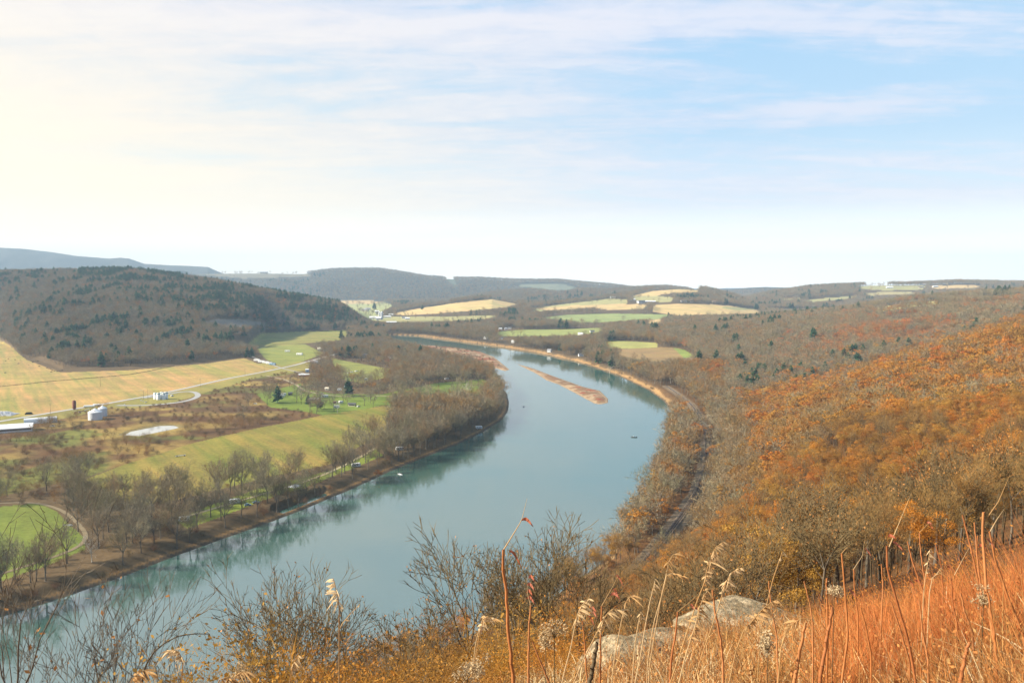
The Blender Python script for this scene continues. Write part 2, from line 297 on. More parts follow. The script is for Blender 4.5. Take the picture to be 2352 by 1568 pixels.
ROADS = [('country_road', [gz(*p, 5.) for p in [(-120, 990), (0, 968), (90, 952), (180, 938), (330, 912), (430, 891), (520, 870), (600, 855), (680, 838), (760, 816), (790, 808)]], 7.0, (.42, .40, .36)),
 ('loop_drive', [gz(*p, 5.) for p in [(268, 931), (330, 932), (400, 926), (440, 919), (458, 909), (450, 900), (430, 897), (405, 901), (370, 908), (330, 914)]], 7.0, (.36, .35, .33)),
 ('camp_lane', [gz(*p, 5.) for p in [(612, 863), (650, 870), (680, 883), (700, 898), (740, 905), (790, 911), (840, 910), (900, 908), (940, 920)]], 4.0, (.34, .28, .18)),
 ('field_lane', [gz(*p, 5.) for p in [(562, 812), (600, 828), (645, 845), (700, 858)]], 4.5, (.33, .30, .25)),
 ('river_lane', [gz(*p, 5.) for p in [(-60, 1160), (0, 1155), (80, 1150), (140, 1168), (180, 1200), (210, 1240), (180, 1262), (90, 1290), (0, 1318)]], 2.6, (.22, .17, .10)),
 ('strip_lane', [gz(*p, 5.) for p in [(420, 1188), (520, 1160), (620, 1130), (720, 1100), (800, 1066), (860, 1030)]], 3.0, (.36, .30, .17))]
RAIL = [gz(*p, 7.) for p in [(1530, 885), (1560, 905), (1585, 925), (1605, 950), (1618, 985), (1624, 1030), (1618, 1080), (1600, 1130), (1570, 1175), (1540, 1215)]] + [(60, 400), (20, 330), (-50, 260)]
def landcover(x, y, z, sd, edge=True):
    px, py = proj(x, y, z)
    nx = fbm(x / 25., y / 25., 21, 3); 
    qx = px + nx * 500 / np.maximum(y, 50) * 6; qy = py + nx * 40 / np.maximum(y, 50) * 20 * .6
    c = np.empty(x.shape + (3,)); c[:] = FLOOR
    stripe = np.zeros(x.shape); cls = np.zeros(x.shape, int)
    near = (seg_sd(x, y, RIGHTP) < 0)
    # rust-coloured litter under the oaks; close to the camera, dark painted in as shade between the blades
    w = sm((1500 - y) / 700.) * near
    c += w[..., None] * (np.array((.13, .065, .025)) - c)
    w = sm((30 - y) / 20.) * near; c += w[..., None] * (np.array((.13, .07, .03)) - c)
    w = sm((y - 4800) / 900.); c += w[..., None] * (np.array((.075, .07, .055)) * (1 + .9 * fbm(x / 160., y / 400., 61, 4))[..., None] - c)
    for i, (nm, cc, st, poly, y0, y1) in enumerate(FIELDS):
        m = inpoly(qx, qy, poly) & (y > y0) & (y < y1)
        if nm in ('tan', 'long'): m &= ridge(x, y, 'wooded') < 8
        if nm in ('green_q',): m &= ridge(x, y, 'wooded') < 14
        c[m] = cc; stripe[m] = st; cls[m] = i + 1
    # tan grass on the river banks
    right = near | (y > 2300)
    bw = np.where(right, np.interp(y, [500, 800, 1100], [2, 4, 6.5]) + 3 * vnoise(x / 40., y / 40., 5), 4.5)
    m = (sd < bw) & (y < 2700); c[m] = (.34, .21, .095); cls[m] = -1
    m = (sd < bw) & ~right; c[m] = (.22, .13, .055)
    m = (sd < 2.2); c[m] = (.10, .075, .05); cls[m] = -1
    isl = np.minimum(seg_sd(x, y, ISL1), seg_sd(x, y, ISL2)); m = isl < 0
    c[m] = (.38, .27, .17); cls[m] = -2
    m &= (isl < -4) & (fbm(x / 14., y / 14., 33, 3) > -.05); c[m] = (.25, .15, .085)
    m = (isl < -5) & (fbm(x / 16., y / 16., 35, 3) > .26); c[m] = (.30, .085, .045)
    pd = seg_sd(x, y, POND); m = pd < 5; c[m] = (.22, .17, .07); cls[m] = -1
    for nm, pts, wdt, cc in ROADS: cls[seg_sd(x, y, pts, False) < wdt * .5 + 1.5] = -3
    m = seg_sd(x, y, RAIL, False) < 6; cls[m] = -3; c[m] = (.20, .15, .10)
    # big blotches: brown / green mixture in the scrub
    s = cls == 5
    if s.any():
        a = fbm(x[s] / 38., y[s] / 38., 41, 4); b = fbm(x[s] / 70., y[s] / 70., 43, 3)
        cc = np.array((.14, .078, .034)) + np.clip(a, 0, 1)[:, None] * np.array((.16, .13, .03)) * 2.2
        g = sm((b - .12) * 5)[:, None]; cc = cc * (1 - .75 * g) + np.array((.17, .19, .045)) * .75 * g
        d = sm((-a - .08) * 5)[:, None]; cc = cc * (1 - .5 * d) + np.array((.085, .045, .025)) * .5 * d
        c[s] = cc
    return c, stripe, cls

# ------------------------------------------------------------ mesh helpers
def mesh_np(name, verts, faces, mats=None, midx=None, smooth=False):
    """verts (N,3); faces = list of int arrays (M,k)"""
    me = bpy.data.meshes.new(name); verts = np.ascontiguousarray(verts, np.float32)
    me.vertices.add(len(verts)); me.vertices.foreach_set('co', verts.ravel())
    faces = [np.asarray(f) for f in faces if len(f)]
    nl = sum(f.size for f in faces); nf = sum(len(f) for f in faces)
    me.loops.add(nl); me.polygons.add(nf)
    me.loops.foreach_set('vertex_index', np.concatenate([f.ravel() for f in faces]).astype(np.int32))
    tot = np.concatenate([np.full(len(f), f.shape[1]) for f in faces]); st = np.concatenate([[0], np.cumsum(tot)[:-1]])
    me.polygons.foreach_set('loop_start', st.astype(np.int32))
    for m in (mats or []): me.materials.append(m)
    if midx is not None: me.polygons.foreach_set('material_index', np.asarray(midx, np.int32))
    me.update(calc_edges=True)
    me.polygons.foreach_set('use_smooth', np.full(nf, smooth, bool)); me.validate()
    return me
def link(name, me, parent=None, loc=None):
    o = bpy.data.objects.new(name, me); col.objects.link(o)
    if parent is not None: o.parent = parent
    if loc is not None: o.location = loc
    return o
def tag(o, label=None, cat=None, group=None, kind=None):
    if label: o['label'] = label
    if cat: o['category'] = cat
    if group: o['group'] = group
    if kind: o['kind'] = kind
    return o
def fcol(me, name, arr):
    a = me.color_attributes.new(name, 'FLOAT_COLOR', 'POINT'); d = np.ones((len(arr), 4), np.float32); d[:, :arr.shape[1]] = arr
    a.data.foreach_set('color', d.ravel())
def mat(name, rough=.9, spec=.2):
    m_ = bpy.data.materials.new(name); m_.use_nodes = True; n = NT(m_.node_tree); n.n.clear()
    b = n.new('ShaderNodeBsdfPrincipled', {'Roughness': rough, 'Specular IOR Level': spec})
    o = n.new('ShaderNodeOutputMaterial'); n.l.new(b.outputs[0], o.inputs[0])
    return m_, n, b

# ------------------------------------------------------------ ground sheet
NR, NC = 980, 1180
yy = np.concatenate([-8 + 2 * (108 / 2) ** np.linspace(0, 1, 190, endpoint=False), -8 + 108 * (3408 / 108) ** np.linspace(0, 1, 680, endpoint=False), -8 + 3408 * (14500 / 3408) ** np.linspace(0, 1, 110)])
uu = np.linspace(-.86, .86, NC)
X = uu[None, :] * (yy[:, None] + 8); Y = np.repeat(yy[:, None], NC, 1)
gx, gy = X.ravel(), Y.ravel()
gsd = water_sd(gx, gy); gh = height(gx, gy)
idx = np.arange(NR * NC).reshape(NR, NC)
gf = np.stack([idx[:-1, :-1], idx[:-1, 1:], idx[1:, 1:], idx[1:, :-1]], -1).reshape(-1, 4)
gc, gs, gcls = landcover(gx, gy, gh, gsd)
# ground behind and beside the camera
bx, by = np.meshgrid(np.linspace(-60, 60, 61), np.linspace(-60, -6.0, 28)); bh = height(bx.ravel(), by.ravel())
bi = np.arange(bx.size).reshape(bx.shape) + len(gx)
bf = np.stack([bi[:-1, :-1], bi[:-1, 1:], bi[1:, 1:], bi[1:, :-1]], -1).reshape(-1, 4)
gv = np.concatenate([np.stack([gx, gy, gh], -1), np.stack([bx.ravel(), by.ravel(), bh], -1)])
mg, n, b = mat('ground_cover', .95, .1)
at_ = n.new('ShaderNodeAttribute', attribute_name='cover'); cover = at_.outputs['Color']
st_ = n.new('ShaderNodeAttribute', attribute_name='rows').outputs['Fac']
pos = n.new('ShaderNodeNewGeometry').outputs['Position']
nn = n.noise(pos, .02, 5, .6); nf_ = n.noise(pos, .35, 4, .65)
rowdir = n.mapping(pos, rot=(0, 0, R(57)), scale=(1, 1, 1))
rw = n.noise(n.mapping(rowdir, scale=(.006, .11, .1)), 1.0, 5, .6)
rw2 = n.noise(n.mapping(rowdir, scale=(.0025, .028, .03)), 1.0, 4, .6)
c1 = n.mix(n.ramp(nn, [(.3, 0), (.7, 1)]), n.mix(1.0, cover, (.78, .80, .82), 'MULTIPLY'), n.mix(1.0, cover, (1.18, 1.14, 1.05), 'MULTIPLY'))
c2 = n.mix(n.ramp(nf_, [(.3, 0), (.7, 1)]), n.mix(1.0, c1, (.78, .78, .78), 'MULTIPLY'), n.mix(1.0, c1, (1.2, 1.2, 1.2), 'MULTIPLY'))
rows = n.mix(n.ramp(rw, [(.35, 0), (.65, 1)]), n.mix(1.0, c2, (.74, .86, .74), 'MULTIPLY'), n.mix(1.0, c2, (1.14, 1.05, 1.0), 'MULTIPLY'))
rows = n.mix(n.ramp(rw2, [(.38, 0), (.62, 1)]), n.mix(1.0, rows, (.84, 1.02, .75), 'MULTIPLY'), n.mix(1.0, rows, (1.1, 1.0, 1.0), 'MULTIPLY'))
c3 = n.mix(st_, c2, rows)
n.l.new(c3, b.inputs['Base Color'])
bm_ = n.new('ShaderNodeBump', {'Strength': .5, 'Distance': .5, 'Height': nf_}); n.l.new(bm_.outputs[0], b.inputs['Normal'])
me = mesh_np('ground', gv, [gf, bf], [mg], smooth=True)
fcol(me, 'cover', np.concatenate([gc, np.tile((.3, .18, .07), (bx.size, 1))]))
fcol(me, 'rows', np.concatenate([np.repeat(gs[:, None], 3, 1), np.zeros((bx.size, 3))]))
tag(link('ground', me), kind='structure')

# ------------------------------------------------------------ water
mw, n, b = mat('river_water', .06, .5)
b.inputs['Base Color'].default_value = (.05, .115, .092, 1); b.inputs['IOR'].default_value = 3.1; b.inputs['Roughness'].default_value = .035
pos = n.new('ShaderNodeNewGeometry').outputs['Position']
w1 = n.noise(n.mapping(pos, rot=(0, 0, R(35)), scale=(.5, 1.1, 1)), .35, 4, .6); w2 = n.noise(pos, .03, 3, .5)
hgt_ = n.math('MULTIPLY', w1, n.ramp(w2, [(.35, .15), (.65, 1)]))
n.l.new(n.math('MULTIPLY_ADD', n.noise(n.mapping(pos, rot=(0, 0, R(30)), scale=(.004, .015, 1)), 1.0, 4, .6), .12, -.02), b.inputs['Roughness'])
bn = n.new('ShaderNodeBump', {'Strength': .16, 'Distance': .30, 'Height': hgt_}); n.l.new(bn.outputs[0], b.inputs['Normal'])
xs = np.linspace(-1500, 700, 12); ys = np.linspace(40, 2900, 12); wx, wy = np.meshgrid(xs, ys)
wi = np.arange(144).reshape(12, 12); wf = np.stack([wi[:-1, :-1], wi[:-1, 1:], wi[1:, 1:], wi[1:, :-1]], -1).reshape(-1, 4)
tag(link('river', mesh_np('river', np.stack([wx.ravel(), wy.ravel(), wx.ravel() * 0], -1), [wf], [mw])), kind='structure')
def sheet(name, poly, z, m_):
    v = np.array([(p[0], p[1], z) for p in poly]); c = v.mean(0); v = np.concatenate([v, [c]]); k = len(poly)
    f = np.array([(i, (i + 1) % k, k) for i in range(k)])
    return link(name, mesh_np(name, v, [f], [m_]))
def grow_poly(poly, d):
    p = np.asarray(poly); c = p.mean(0); v = p - c; L = np.linalg.norm(v, axis=1, keepdims=True); return c + v * (L + d) / L
mpd, n, b = mat('pond_water_glare', .05, .5); b.inputs['Base Color'].default_value = (.42, .42, .39, 1); b.inputs['IOR'].default_value = 1.6  # pale base colour stands in for sky glare on the water
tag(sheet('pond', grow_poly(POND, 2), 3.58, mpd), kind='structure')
tag(sheet('backwater', grow_poly(POOL, 1), .8, mw), kind='structure')

# ------------------------------------------------------------ roads and railway
def ribbon(name, pts, width, m_, lift=.12, step=8.0):
    pts = np.array(pts, float); d = np.r_[0, np.cumsum(np.linalg.norm(np.diff(pts, axis=0), axis=1))]
    k = max(2, int(d[-1] / step)); s = np.linspace(0, d[-1], k)
    # smooth the polyline
    x = np.interp(s, d, pts[:, 0]); y = np.interp(s, d, pts[:, 1])
    for _ in range(6): x[1:-1] = (x[:-2] + x[1:-1] * 2 + x[2:]) / 4; y[1:-1] = (y[:-2] + y[1:-1] * 2 + y[2:]) / 4
    tx, ty = np.gradient(x), np.gradient(y); L = np.hypot(tx, ty); nx, ny = -ty / L, tx / L
    rows_ = []
    for o in (-.5, -.17, .17, .5):
        X_, Y_ = x + nx * o * width, y + ny * o * width; rows_.append(np.stack([X_, Y_, height(X_, Y_) + lift + .0], -1))
    zt = np.max([r[:, 2] for r in rows_], axis=0)
    for r in rows_: r[:, 2] = zt
    v = np.stack(rows_, 1).reshape(-1, 3); i = np.arange(len(v)).reshape(-1, 4)
    f = np.stack([i[:-1, :-1], i[1:, :-1], i[1:, 1:], i[:-1, 1:]], -1).reshape(-1, 4)
    return link(name, mesh_np(name, v, [f], [m_])), x, y, zt, nx, ny
for nm, pts, wdt, cc in ROADS:
    m_, n, b = mat(nm + '_surface', .9, .2); pos = n.new('ShaderNodeNewGeometry').outputs['Position']
    n.l.new(n.mix(n.noise(pos, .3, 4, .6), tuple(v * .8 for v in cc), tuple(v * 1.2 for v in cc)), b.inputs['Base Color'])
    o, *_ = ribbon(nm, pts, wdt, m_, .25 if nm == 'country_road' else .18); tag(o, kind='structure')
# ------------------------------------------------------------ plants: materials
def rnd_mat(name, cols, rough=.85, trans=0.0, noise_s=None):
    m_, n, b = mat(name, rough, .15)
    oi = n.new('ShaderNodeObjectInfo').outputs['Random']
    c = n.ramp(oi, [(i / max(1, len(cols) - 1), q) for i, q in enumerate(cols)])
    if noise_s:
        g = n.new('ShaderNodeTexCoord').outputs['Object']; f = n.noise(g, noise_s, 3, .6)
        c = n.mix(n.ramp(f, [(.3, 0), (.7, 1)]), n.mix(1.0, c, (.68, .68, .68), 'MULTIPLY'), n.mix(1.0, c, (1.25, 1.22, 1.15), 'MULTIPLY'))
    n.l.new(c, b.inputs['Base Color'])
    if trans:
        tr = n.new('ShaderNodeBsdfTranslucent'); n.l.new(c, tr.inputs[0])
        mx = n.new('ShaderNodeMixShader', {0: trans, 1: b.outputs[0], 2: tr.outputs[0]})
        n.l.new(mx.outputs[0], [q for q in n.n if q.type == 'OUTPUT_MATERIAL'][0].inputs[0])
    return m_
M = {}
M['bark'] = rnd_mat('bark', [(.13, .105, .08), (.20, .17, .13), (.10, .085, .07)], noise_s=.8)
M['bark_dark'] = rnd_mat('dark_bark', [(.07, .05, .03), (.12, .09, .055)], noise_s=2)
M['twigs'] = rnd_mat('bare_twigs', [(.23, .18, .10), (.30, .245, .14), (.21, .19, .11), (.32, .21, .115), (.25, .215, .15), (.17, .15, .10), (.35, .30, .20)], noise_s=.25)
M['twigs_warm'] = rnd_mat('warm_twigs', [(.27, .15, .055), (.32, .175, .055), (.22, .15, .06), (.30, .18, .07), (.20, .145, .07)], noise_s=.3)
M['twig_dark'] = rnd_mat('dark_twigs', [(.15, .105, .055), (.19, .14, .07), (.13, .095, .05)], noise_s=.6)
M['white_bark'] = rnd_mat('sycamore_bark', [(.50, .46, .38), (.62, .58, .50)])
M['oak'] = rnd_mat('oak_leaves', [(.46, .19, .03), (.54, .25, .04), (.38, .21, .045), (.50, .165, .028), (.32, .18, .05), (.43, .25, .055), (.58, .23, .035), (.30, .15, .04), (.50, .29, .06)], .8, .3, .22)
M['oak_far'] = rnd_mat('oak_leaves_far', [(.38, .18, .06), (.48, .19, .05), (.34, .22, .09), (.52, .16, .045), (.30, .20, .09)], .8, .25, .22)
M['oak_near'] = rnd_mat('oak_leaves_near', [(.50, .24, .08), (.58, .27, .09), (.44, .19, .06)], .7, .3, 1.)
M['gold'] = rnd_mat('golden_leaves', [(.50, .27, .05), (.55, .22, .05)], .8, .3, .4)
M['needles'] = rnd_mat('pine_needles', [(.04, .115, .055), (.06, .14, .06), (.035, .095, .055), (.07, .135, .05)], .8, .1, .4)
M['brush'] = rnd_mat('brushwood', [(.20, .11, .05), (.26, .13, .06), (.16, .12, .06), (.13, .09, .05), (.24, .17, .07), (.10, .08, .045)], .9, .1, .5)
M['straw'] = rnd_mat('straw', [(.62, .43, .22), (.70, .52, .30), (.52, .32, .14), (.60, .36, .15)], .7, .35)
M['rustgrass'] = rnd_mat('rust_grass', [(.52, .21, .06), (.62, .27, .08), (.55, .32, .12), (.44, .17, .055), (.66, .40, .18)], .75, .35)
M['stalk'] = rnd_mat('red_stalk', [(.40, .15, .05), (.46, .20, .08), (.34, .12, .045)], .6, 0, 6.)
M['redleaf'] = rnd_mat('red_leaf', [(.46, .15, .09), (.40, .11, .05)], .6, .35)
M['fluff'] = rnd_mat('seed_fluff', [(.56, .44, .27), (.50, .36, .20)], .9, .3)

# ------------------------------------------------------------ plants: growth
def prisms(P0, P1, R0, R1, n=3):
    """tapered n-sided tubes between P0 and P1 as one vertex/face set"""
    P0, P1 = np.asarray(P0, float), np.asarray(P1, float); R0 = np.asarray(R0, float)[:, None]; R1 = np.asarray(R1, float)[:, None]
    d = P1 - P0; d /= np.linalg.norm(d, axis=1, keepdims=True) + 1e-9
    a = np.where(np.abs(d[:, 2:3]) < .9, np.array([[0, 0, 1.]]), np.array([[1., 0, 0]]))
    u = np.cross(d, a); u /= np.linalg.norm(u, axis=1, keepdims=True) + 1e-9; w = np.cross(d, u)
    rings = []
    for P, Rr in ((P0, R0), (P1, R1)):
        for k in range(n):
            t = 2 * math.pi * k / n; rings.append(P + (u * math.cos(t) + w * math.sin(t)) * Rr)
    v = np.stack(rings, 1).reshape(-1, 3); b = (np.arange(len(P0)) * 2 * n)[:, None]
    f = np.concatenate([np.concatenate([b + k, b + (k + 1) % n, b + n + (k + 1) % n, b + n + k], 1) for k in range(n)])
    return v, f
def rotv(d, ang, phi):
    a = np.array([0, 0, 1.]) if abs(d[2]) < .9 else np.array([1., 0, 0])
    u = np.cross(d, a); u /= np.linalg.norm(u); w = np.cross(d, u)
    r = d * math.cos(ang) + (u * math.cos(phi) + w * math.sin(phi)) * math.sin(ang); return r / np.linalg.norm(r)
def grow(seed, Ht, trunk=.35, levels=5, limbs=4, ang=38, up=.18, ratio=.72, thick=.018, first=.30, kids=2, side=.6, lean=0.06, stems=1):
    rg = random.Random(seed); S = []; tips = []
    stack = []
    for st in range(stems):
        p = np.array([0, 0, 0.]) if stems == 1 else np.array([rg.uniform(-.04, .04) * Ht, rg.uniform(-.04, .04) * Ht, 0])
        d = rotv(np.array([0, 0, 1.]), (lean if stems == 1 else .28) * rg.random(), rg.random() * 6.28); r = Ht * thick / (stems ** .35)
        k = 5
        for i in range(k):
            q = p + d * Ht * trunk / k; r2 = r * .93
            S.append((p, q, r * (1.35 if i == 0 else 1), r2, 0)); p, r = q, r2
            d = rotv(d, rg.uniform(0, .09), rg.random() * 6.28)
            if i >= 3 and rg.random() < .8:
                stack.append((p, rotv(d, R(ang) * rg.uniform(1.1, 1.7), rg.random() * 6.28), Ht * first * rg.uniform(.6, .9), r * .45, 1))
        ph = rg.random() * 6.28
        for i in range(limbs):
            a = R(ang) * (rg.uniform(.55, 1.25) if i else .2)
            stack.append((p, rotv(d, a, ph + i * 6.28 / max(1, limbs - 1) + rg.uniform(-.4, .4)), Ht * first * rg.uniform(.8, 1.15), r * (.62 if i else .75), 1))
    while stack:
        p, d, L, r, lv = stack.pop()
        k = 3 if lv < 4 else 2
        for i in range(k):
            d = rotv(d, rg.uniform(0, .22), rg.random() * 6.28); d = d + np.array([0, 0, up * .5]); d /= np.linalg.norm(d)
            q = p + d * L / k; r2 = r * (.82 if lv < levels else .6); S.append((p, q, r, r2, lv)); p, r = q, r2
            if lv < levels and i < k - 1 and rg.random() < side:
                stack.append((p, rotv(d, R(ang) * rg.uniform(.7, 1.3), rg.random() * 6.28), L * ratio * rg.uniform(.6, .95), r * .5, lv + 1))
        if lv < levels:
            ph = rg.random() * 6.28
            for i in range(kids):
                stack.append((p, rotv(d, R(ang) * rg.uniform(.4, .95), ph + i * 6.28 / kids), L * ratio * rg.uniform(.85, 1.15), r * .75, lv + 1))
        else: tips.append((p, d, L))
    z = max(t[0][2] for t in tips); s = Ht / z
    P0 = np.array([a[0] for a in S]) * s; P1 = np.array([a[1] for a in S]) * s
    return dict(P0=P0, P1=P1, R0=np.array([a[2] for a in S]) * s, R1=np.array([a[3] for a in S]) * s, lv=np.array([a[4] for a in S]),
                tp=np.array([t[0] for t in tips]) * s, td=np.array([t[1] for t in tips]), tl=np.array([t[2] for t in tips]) * s)
def slivers(rs, P, D, L, n, wid, spread=.8, back=.6):
    """thin triangular twigs fanning out of the branch ends"""
    i = rs.randint(0, len(P), n); o = rs.normal(size=(n, 3)); o /= np.linalg.norm(o, axis=1, keepdims=True)
    d = D[i] + o * spread; d /= np.linalg.norm(d, axis=1, keepdims=True)
    ln = L[i] * rs.uniform(.5, 1.2, n); s = P[i] - D[i] * (L[i] * back * rs.rand(n))[:, None]
    u = np.cross(d, rs.normal(size=(n, 3))); u /= np.linalg.norm(u, axis=1, keepdims=True); w = wid * rs.uniform(.6, 1.3, n)[:, None]
    v = np.stack([s - u * w, s + u * w, s + d * ln[:, None]], 1).reshape(-1, 3)
    return v, np.arange(n * 3).reshape(-1, 3)
def leaves(rs, C, size, jit):
    n = len(C); a = rs.normal(size=(n, 3)); a /= np.linalg.norm(a, axis=1, keepdims=True); b = np.cross(a, rs.normal(size=(n, 3))); b /= np.linalg.norm(b, axis=1, keepdims=True)
    s = size * rs.uniform(.6, 1.4, n)[:, None]; c = C + rs.normal(size=(n, 3)) * jit
    v = np.stack([c - a * s, c - b * s * .55, c + a * s, c + b * s * .6], 1).reshape(-1, 3)
    return v, np.arange(n * 4).reshape(-1, 4)
def clump_crown(rs, g, n, size, lobes, lr):
    """leaf sprays set round a number of rounded lobes, each spray facing outward from its lobe"""
    tp = g['tp']; top = tp[tp[:, 2] > np.percentile(tp[:, 2], 25)]; L = top[rs.choice(len(top), lobes, replace=False)]; L[:, 2] -= lr * .4
    k = rs.randint(0, lobes, n); d = rs.normal(size=(n, 3)); d[:, 2] = np.abs(d[:, 2]) * .9 - .25; d /= np.linalg.norm(d, axis=1, keepdims=True)
    R_ = lr * rs.uniform(.75, 1.25, lobes)[k] * rs.uniform(.72, 1.06, n); C = L[k] + d * R_[:, None] * np.array([1, 1, .8])
    nr = d + rs.normal(size=(n, 3)) * .45; nr /= np.linalg.norm(nr, axis=1, keepdims=True); a = np.cross(nr, rs.normal(size=(n, 3))); a /= np.linalg.norm(a, axis=1, keepdims=True); b = np.cross(nr, a)
    s = size * rs.uniform(.5, 1.3, n)[:, None]; v = np.stack([C - a * s, C - b * s * .7, C + a * s, C + b * s * .7], 1).reshape(-1, 3)
    return v, np.arange(n * 4).reshape(-1, 4)
def join(*vf):
    V, F, k = [], [], 0
    for v, f in vf:
        V.append(v); F.append(f + k); k += len(v)
    return np.concatenate(V), F
PROTO = {}
def proto(kind, name, trunk, crown, tmat, cmat):
    """trunk / crown = (v, faces list)"""
    a = mesh_np(name + '_trunk', trunk[0], trunk[1], [tmat]); b_ = mesh_np(name + '_crown', crown[0], crown[1], [cmat])
    k = len(trunk[0]); F = list(trunk[1]) + [f + k for f in crown[1]]
    nt = sum(len(f) for f in trunk[1]); nc_ = sum(len(f) for f in crown[1])
    whole = mesh_np(name, np.concatenate([trunk[0], crown[0]]), F, [tmat, cmat], np.r_[np.zeros(nt), np.ones(nc_)])
    PROTO.setdefault(kind, []).append((a, b_, whole))
def split(g, n, cut=1):
    t = g['lv'] <= cut; a = prisms(g['P0'][t], g['P1'][t], g['R0'][t], g['R1'][t], n)
    b_ = prisms(g['P0'][~t], g['P1'][~t], g['R0'][~t], g['R1'][~t], 3)
    return (a[0], [a[1]]), b_
H0 = 20.
for i in range(5):     # bare trees for the middle distance
    g = grow(100 + i, H0, .30, 4, 5, 40, .16, .70, .016, .27); rs = np.random.RandomState(i)
    t, b_ = split(g, 4); tw = slivers(rs, g['tp'], g['td'], g['tl'] * 1.7, 620, .085, .85)
    proto('bare', 'bare_tree', t, join(b_, tw), M['bark'], M['twigs'])
    proto('bare_warm', 'bare_tree', t, join(b_, tw), M['bark'], M['twigs_warm'])
    if i < 2: proto('white', 'sycamore', t, join(b_, slivers(rs, g['tp'], g['td'], g['tl'] * 1.4, 260, .06, .8)), M['white_bark'], M['white_bark'])
for i in range(4):     # bare trees near enough to show their branching
    g = grow(200 + i, H0, .28, 5, 5, 36, .2, .72, .016, .25); g['R0'] = np.maximum(g['R0'], .03); g['R1'] = np.maximum(g['R1'], .022); rs = np.random.RandomState(20 + i)
    t, b_ = split(g, 6, 2); tw = slivers(rs, g['tp'], g['td'], g['tl'] * 1.4, 2400, .028, .7)
    proto('bare_fine', 'bare_tree', t, join(b_, tw), M['bark'], M['twigs'])
for i in range(4):     # bare woodland trees with a tall trunk and a few rusty leaves
    g = grow(260 + i, H0, .48, 5, 4, 36, .2, .72, .013, .21); g['R0'] = np.maximum(g['R0'], .022); g['R1'] = np.maximum(g['R1'], .016); rs = np.random.RandomState(40 + i)
    t, b_ = split(g, 5, 3); tw = slivers(rs, g['tp'], g['td'], g['tl'] * 1.2, 1500, .02, .6)
    lf = leaves(rs, g['tp'][rs.randint(0, len(g['tp']), 380)], .11, .5)
    proto('wood_fine', 'bare_tree', t, join(b_, tw, lf), M['bark_dark'], M['twigs_warm'])
for i in range(5):     # oaks holding their rusty leaves
    g = grow(300 + i, H0 * .9, .32, 4, 5, 44, .12, .72, .016, .27); rs = np.random.RandomState(60 + i)
    t, b_ = split(g, 4); C = g['tp'][rs.randint(0, len(g['tp']), 1300)]
    cc = clump_crown(rs, g, 1300, .40, 22, 1.9); proto('oak', 'oak', t, join(b_, cc), M['bark'], M['oak'])
    proto('oak_far', 'oak', t, join(b_, (cc[0][:2800], cc[1][:700])), M['bark'], M['oak_far'])
for i in range(4):
    g = grow(340 + i, H0 * .9, .34, 5, 5, 40, .14, .72, .013, .25); rs = np.random.RandomState(80 + i)
    t, b_ = split(g, 6); C = g['tp'][rs.randint(0, len(g['tp']), 5200)]
    proto('oak_fine', 'oak', t, join(b_, leaves(rs, C[:1800], .13, .5), clump_crown(rs, g, 5200, .15, 34, 1.5)), M['bark_dark'], M['oak'])
def pine(seed, Ht, nb):
    rs = np.random.RandomState(seed); z = Ht * (.16 + .84 * rs.rand(nb) ** .9); q = (z / Ht - .16) / .84
    rad = Ht * .27 * (1 - q ** 1.6) ** .8 * (.7 + .5 * rs.rand(nb)) * (1 + .25 * np.sin(z * 2.3 + seed)) + .25; ph = rs.rand(nb) * 6.28
    d = np.stack([np.cos(ph), np.sin(ph), rs.uniform(-.25, .30, nb)], 1); s = np.stack([0 * z, 0 * z, z], 1)
    w = np.stack([-np.sin(ph), np.cos(ph), rs.normal(size=nb) * .5], 1); e = s + d * rad[:, None]; mpt = s + d * (rad * .55)[:, None]
    v = np.stack([s + d * .1, mpt - w * (rad * .28)[:, None], e, mpt + w * (rad * .28)[:, None]], 1).reshape(-1, 3)
    C = s[rs.randint(0, nb, nb)] ; k = rs.randint(0, nb, nb * 2); C = s[k] + d[k] * (rad[k] * rs.uniform(.4, 1.02, nb * 2))[:, None]
    lf = leaves(rs, C, .5, .3)
    tr = prisms([(0, 0, 0), (0, 0, Ht * .5)], [(0, 0, Ht * .5), (0, 0, Ht)], [Ht * .014, Ht * .009], [Ht * .009, .03], 5)
    return (tr[0], [tr[1]]), join((v, np.arange(nb * 4).reshape(-1, 4)), lf)
for i in range(4):
    t, c = pine(400 + i, 22., 240); proto('pine', 'pine_tree', t, c, M['bark'], M['needles'])
for i in range(4):     # low tangled shrubs
    g = grow(500 + i, 4.0, .12, 4, 5, 46, .1, .75, .010, .34, stems=5); rs = np.random.RandomState(100 + i)
    t, b_ = split(g, 3, 0); tw = slivers(rs, g['tp'], g['td'], g['tl'] * 1.4, 420, .035, .9)
    lf = leaves(rs, g['tp'][rs.randint(0, len(g['tp']), 260)], .14, .4)
    proto('shrub', 'shrub', t, join(b_, tw, lf), M['brush'], M['brush'])
for i in range(3):     # thicket of grey and brown brushwood, taller
    g = grow(520 + i, 8.0, .15, 4, 5, 40, .15, .74, .010, .32, stems=4); rs = np.random.RandomState(110 + i)
    t, b_ = split(g, 3, 0); tw = slivers(rs, g['tp'], g['td'], g['tl'] * 1.5, 700, .035, .8)
    proto('thicket', 'thicket', t, join(b_, tw), M['bark'], M['twigs_warm'])
    proto('thicket_grey', 'thicket', t, join(b_, tw), M['bark'], M['twigs'])

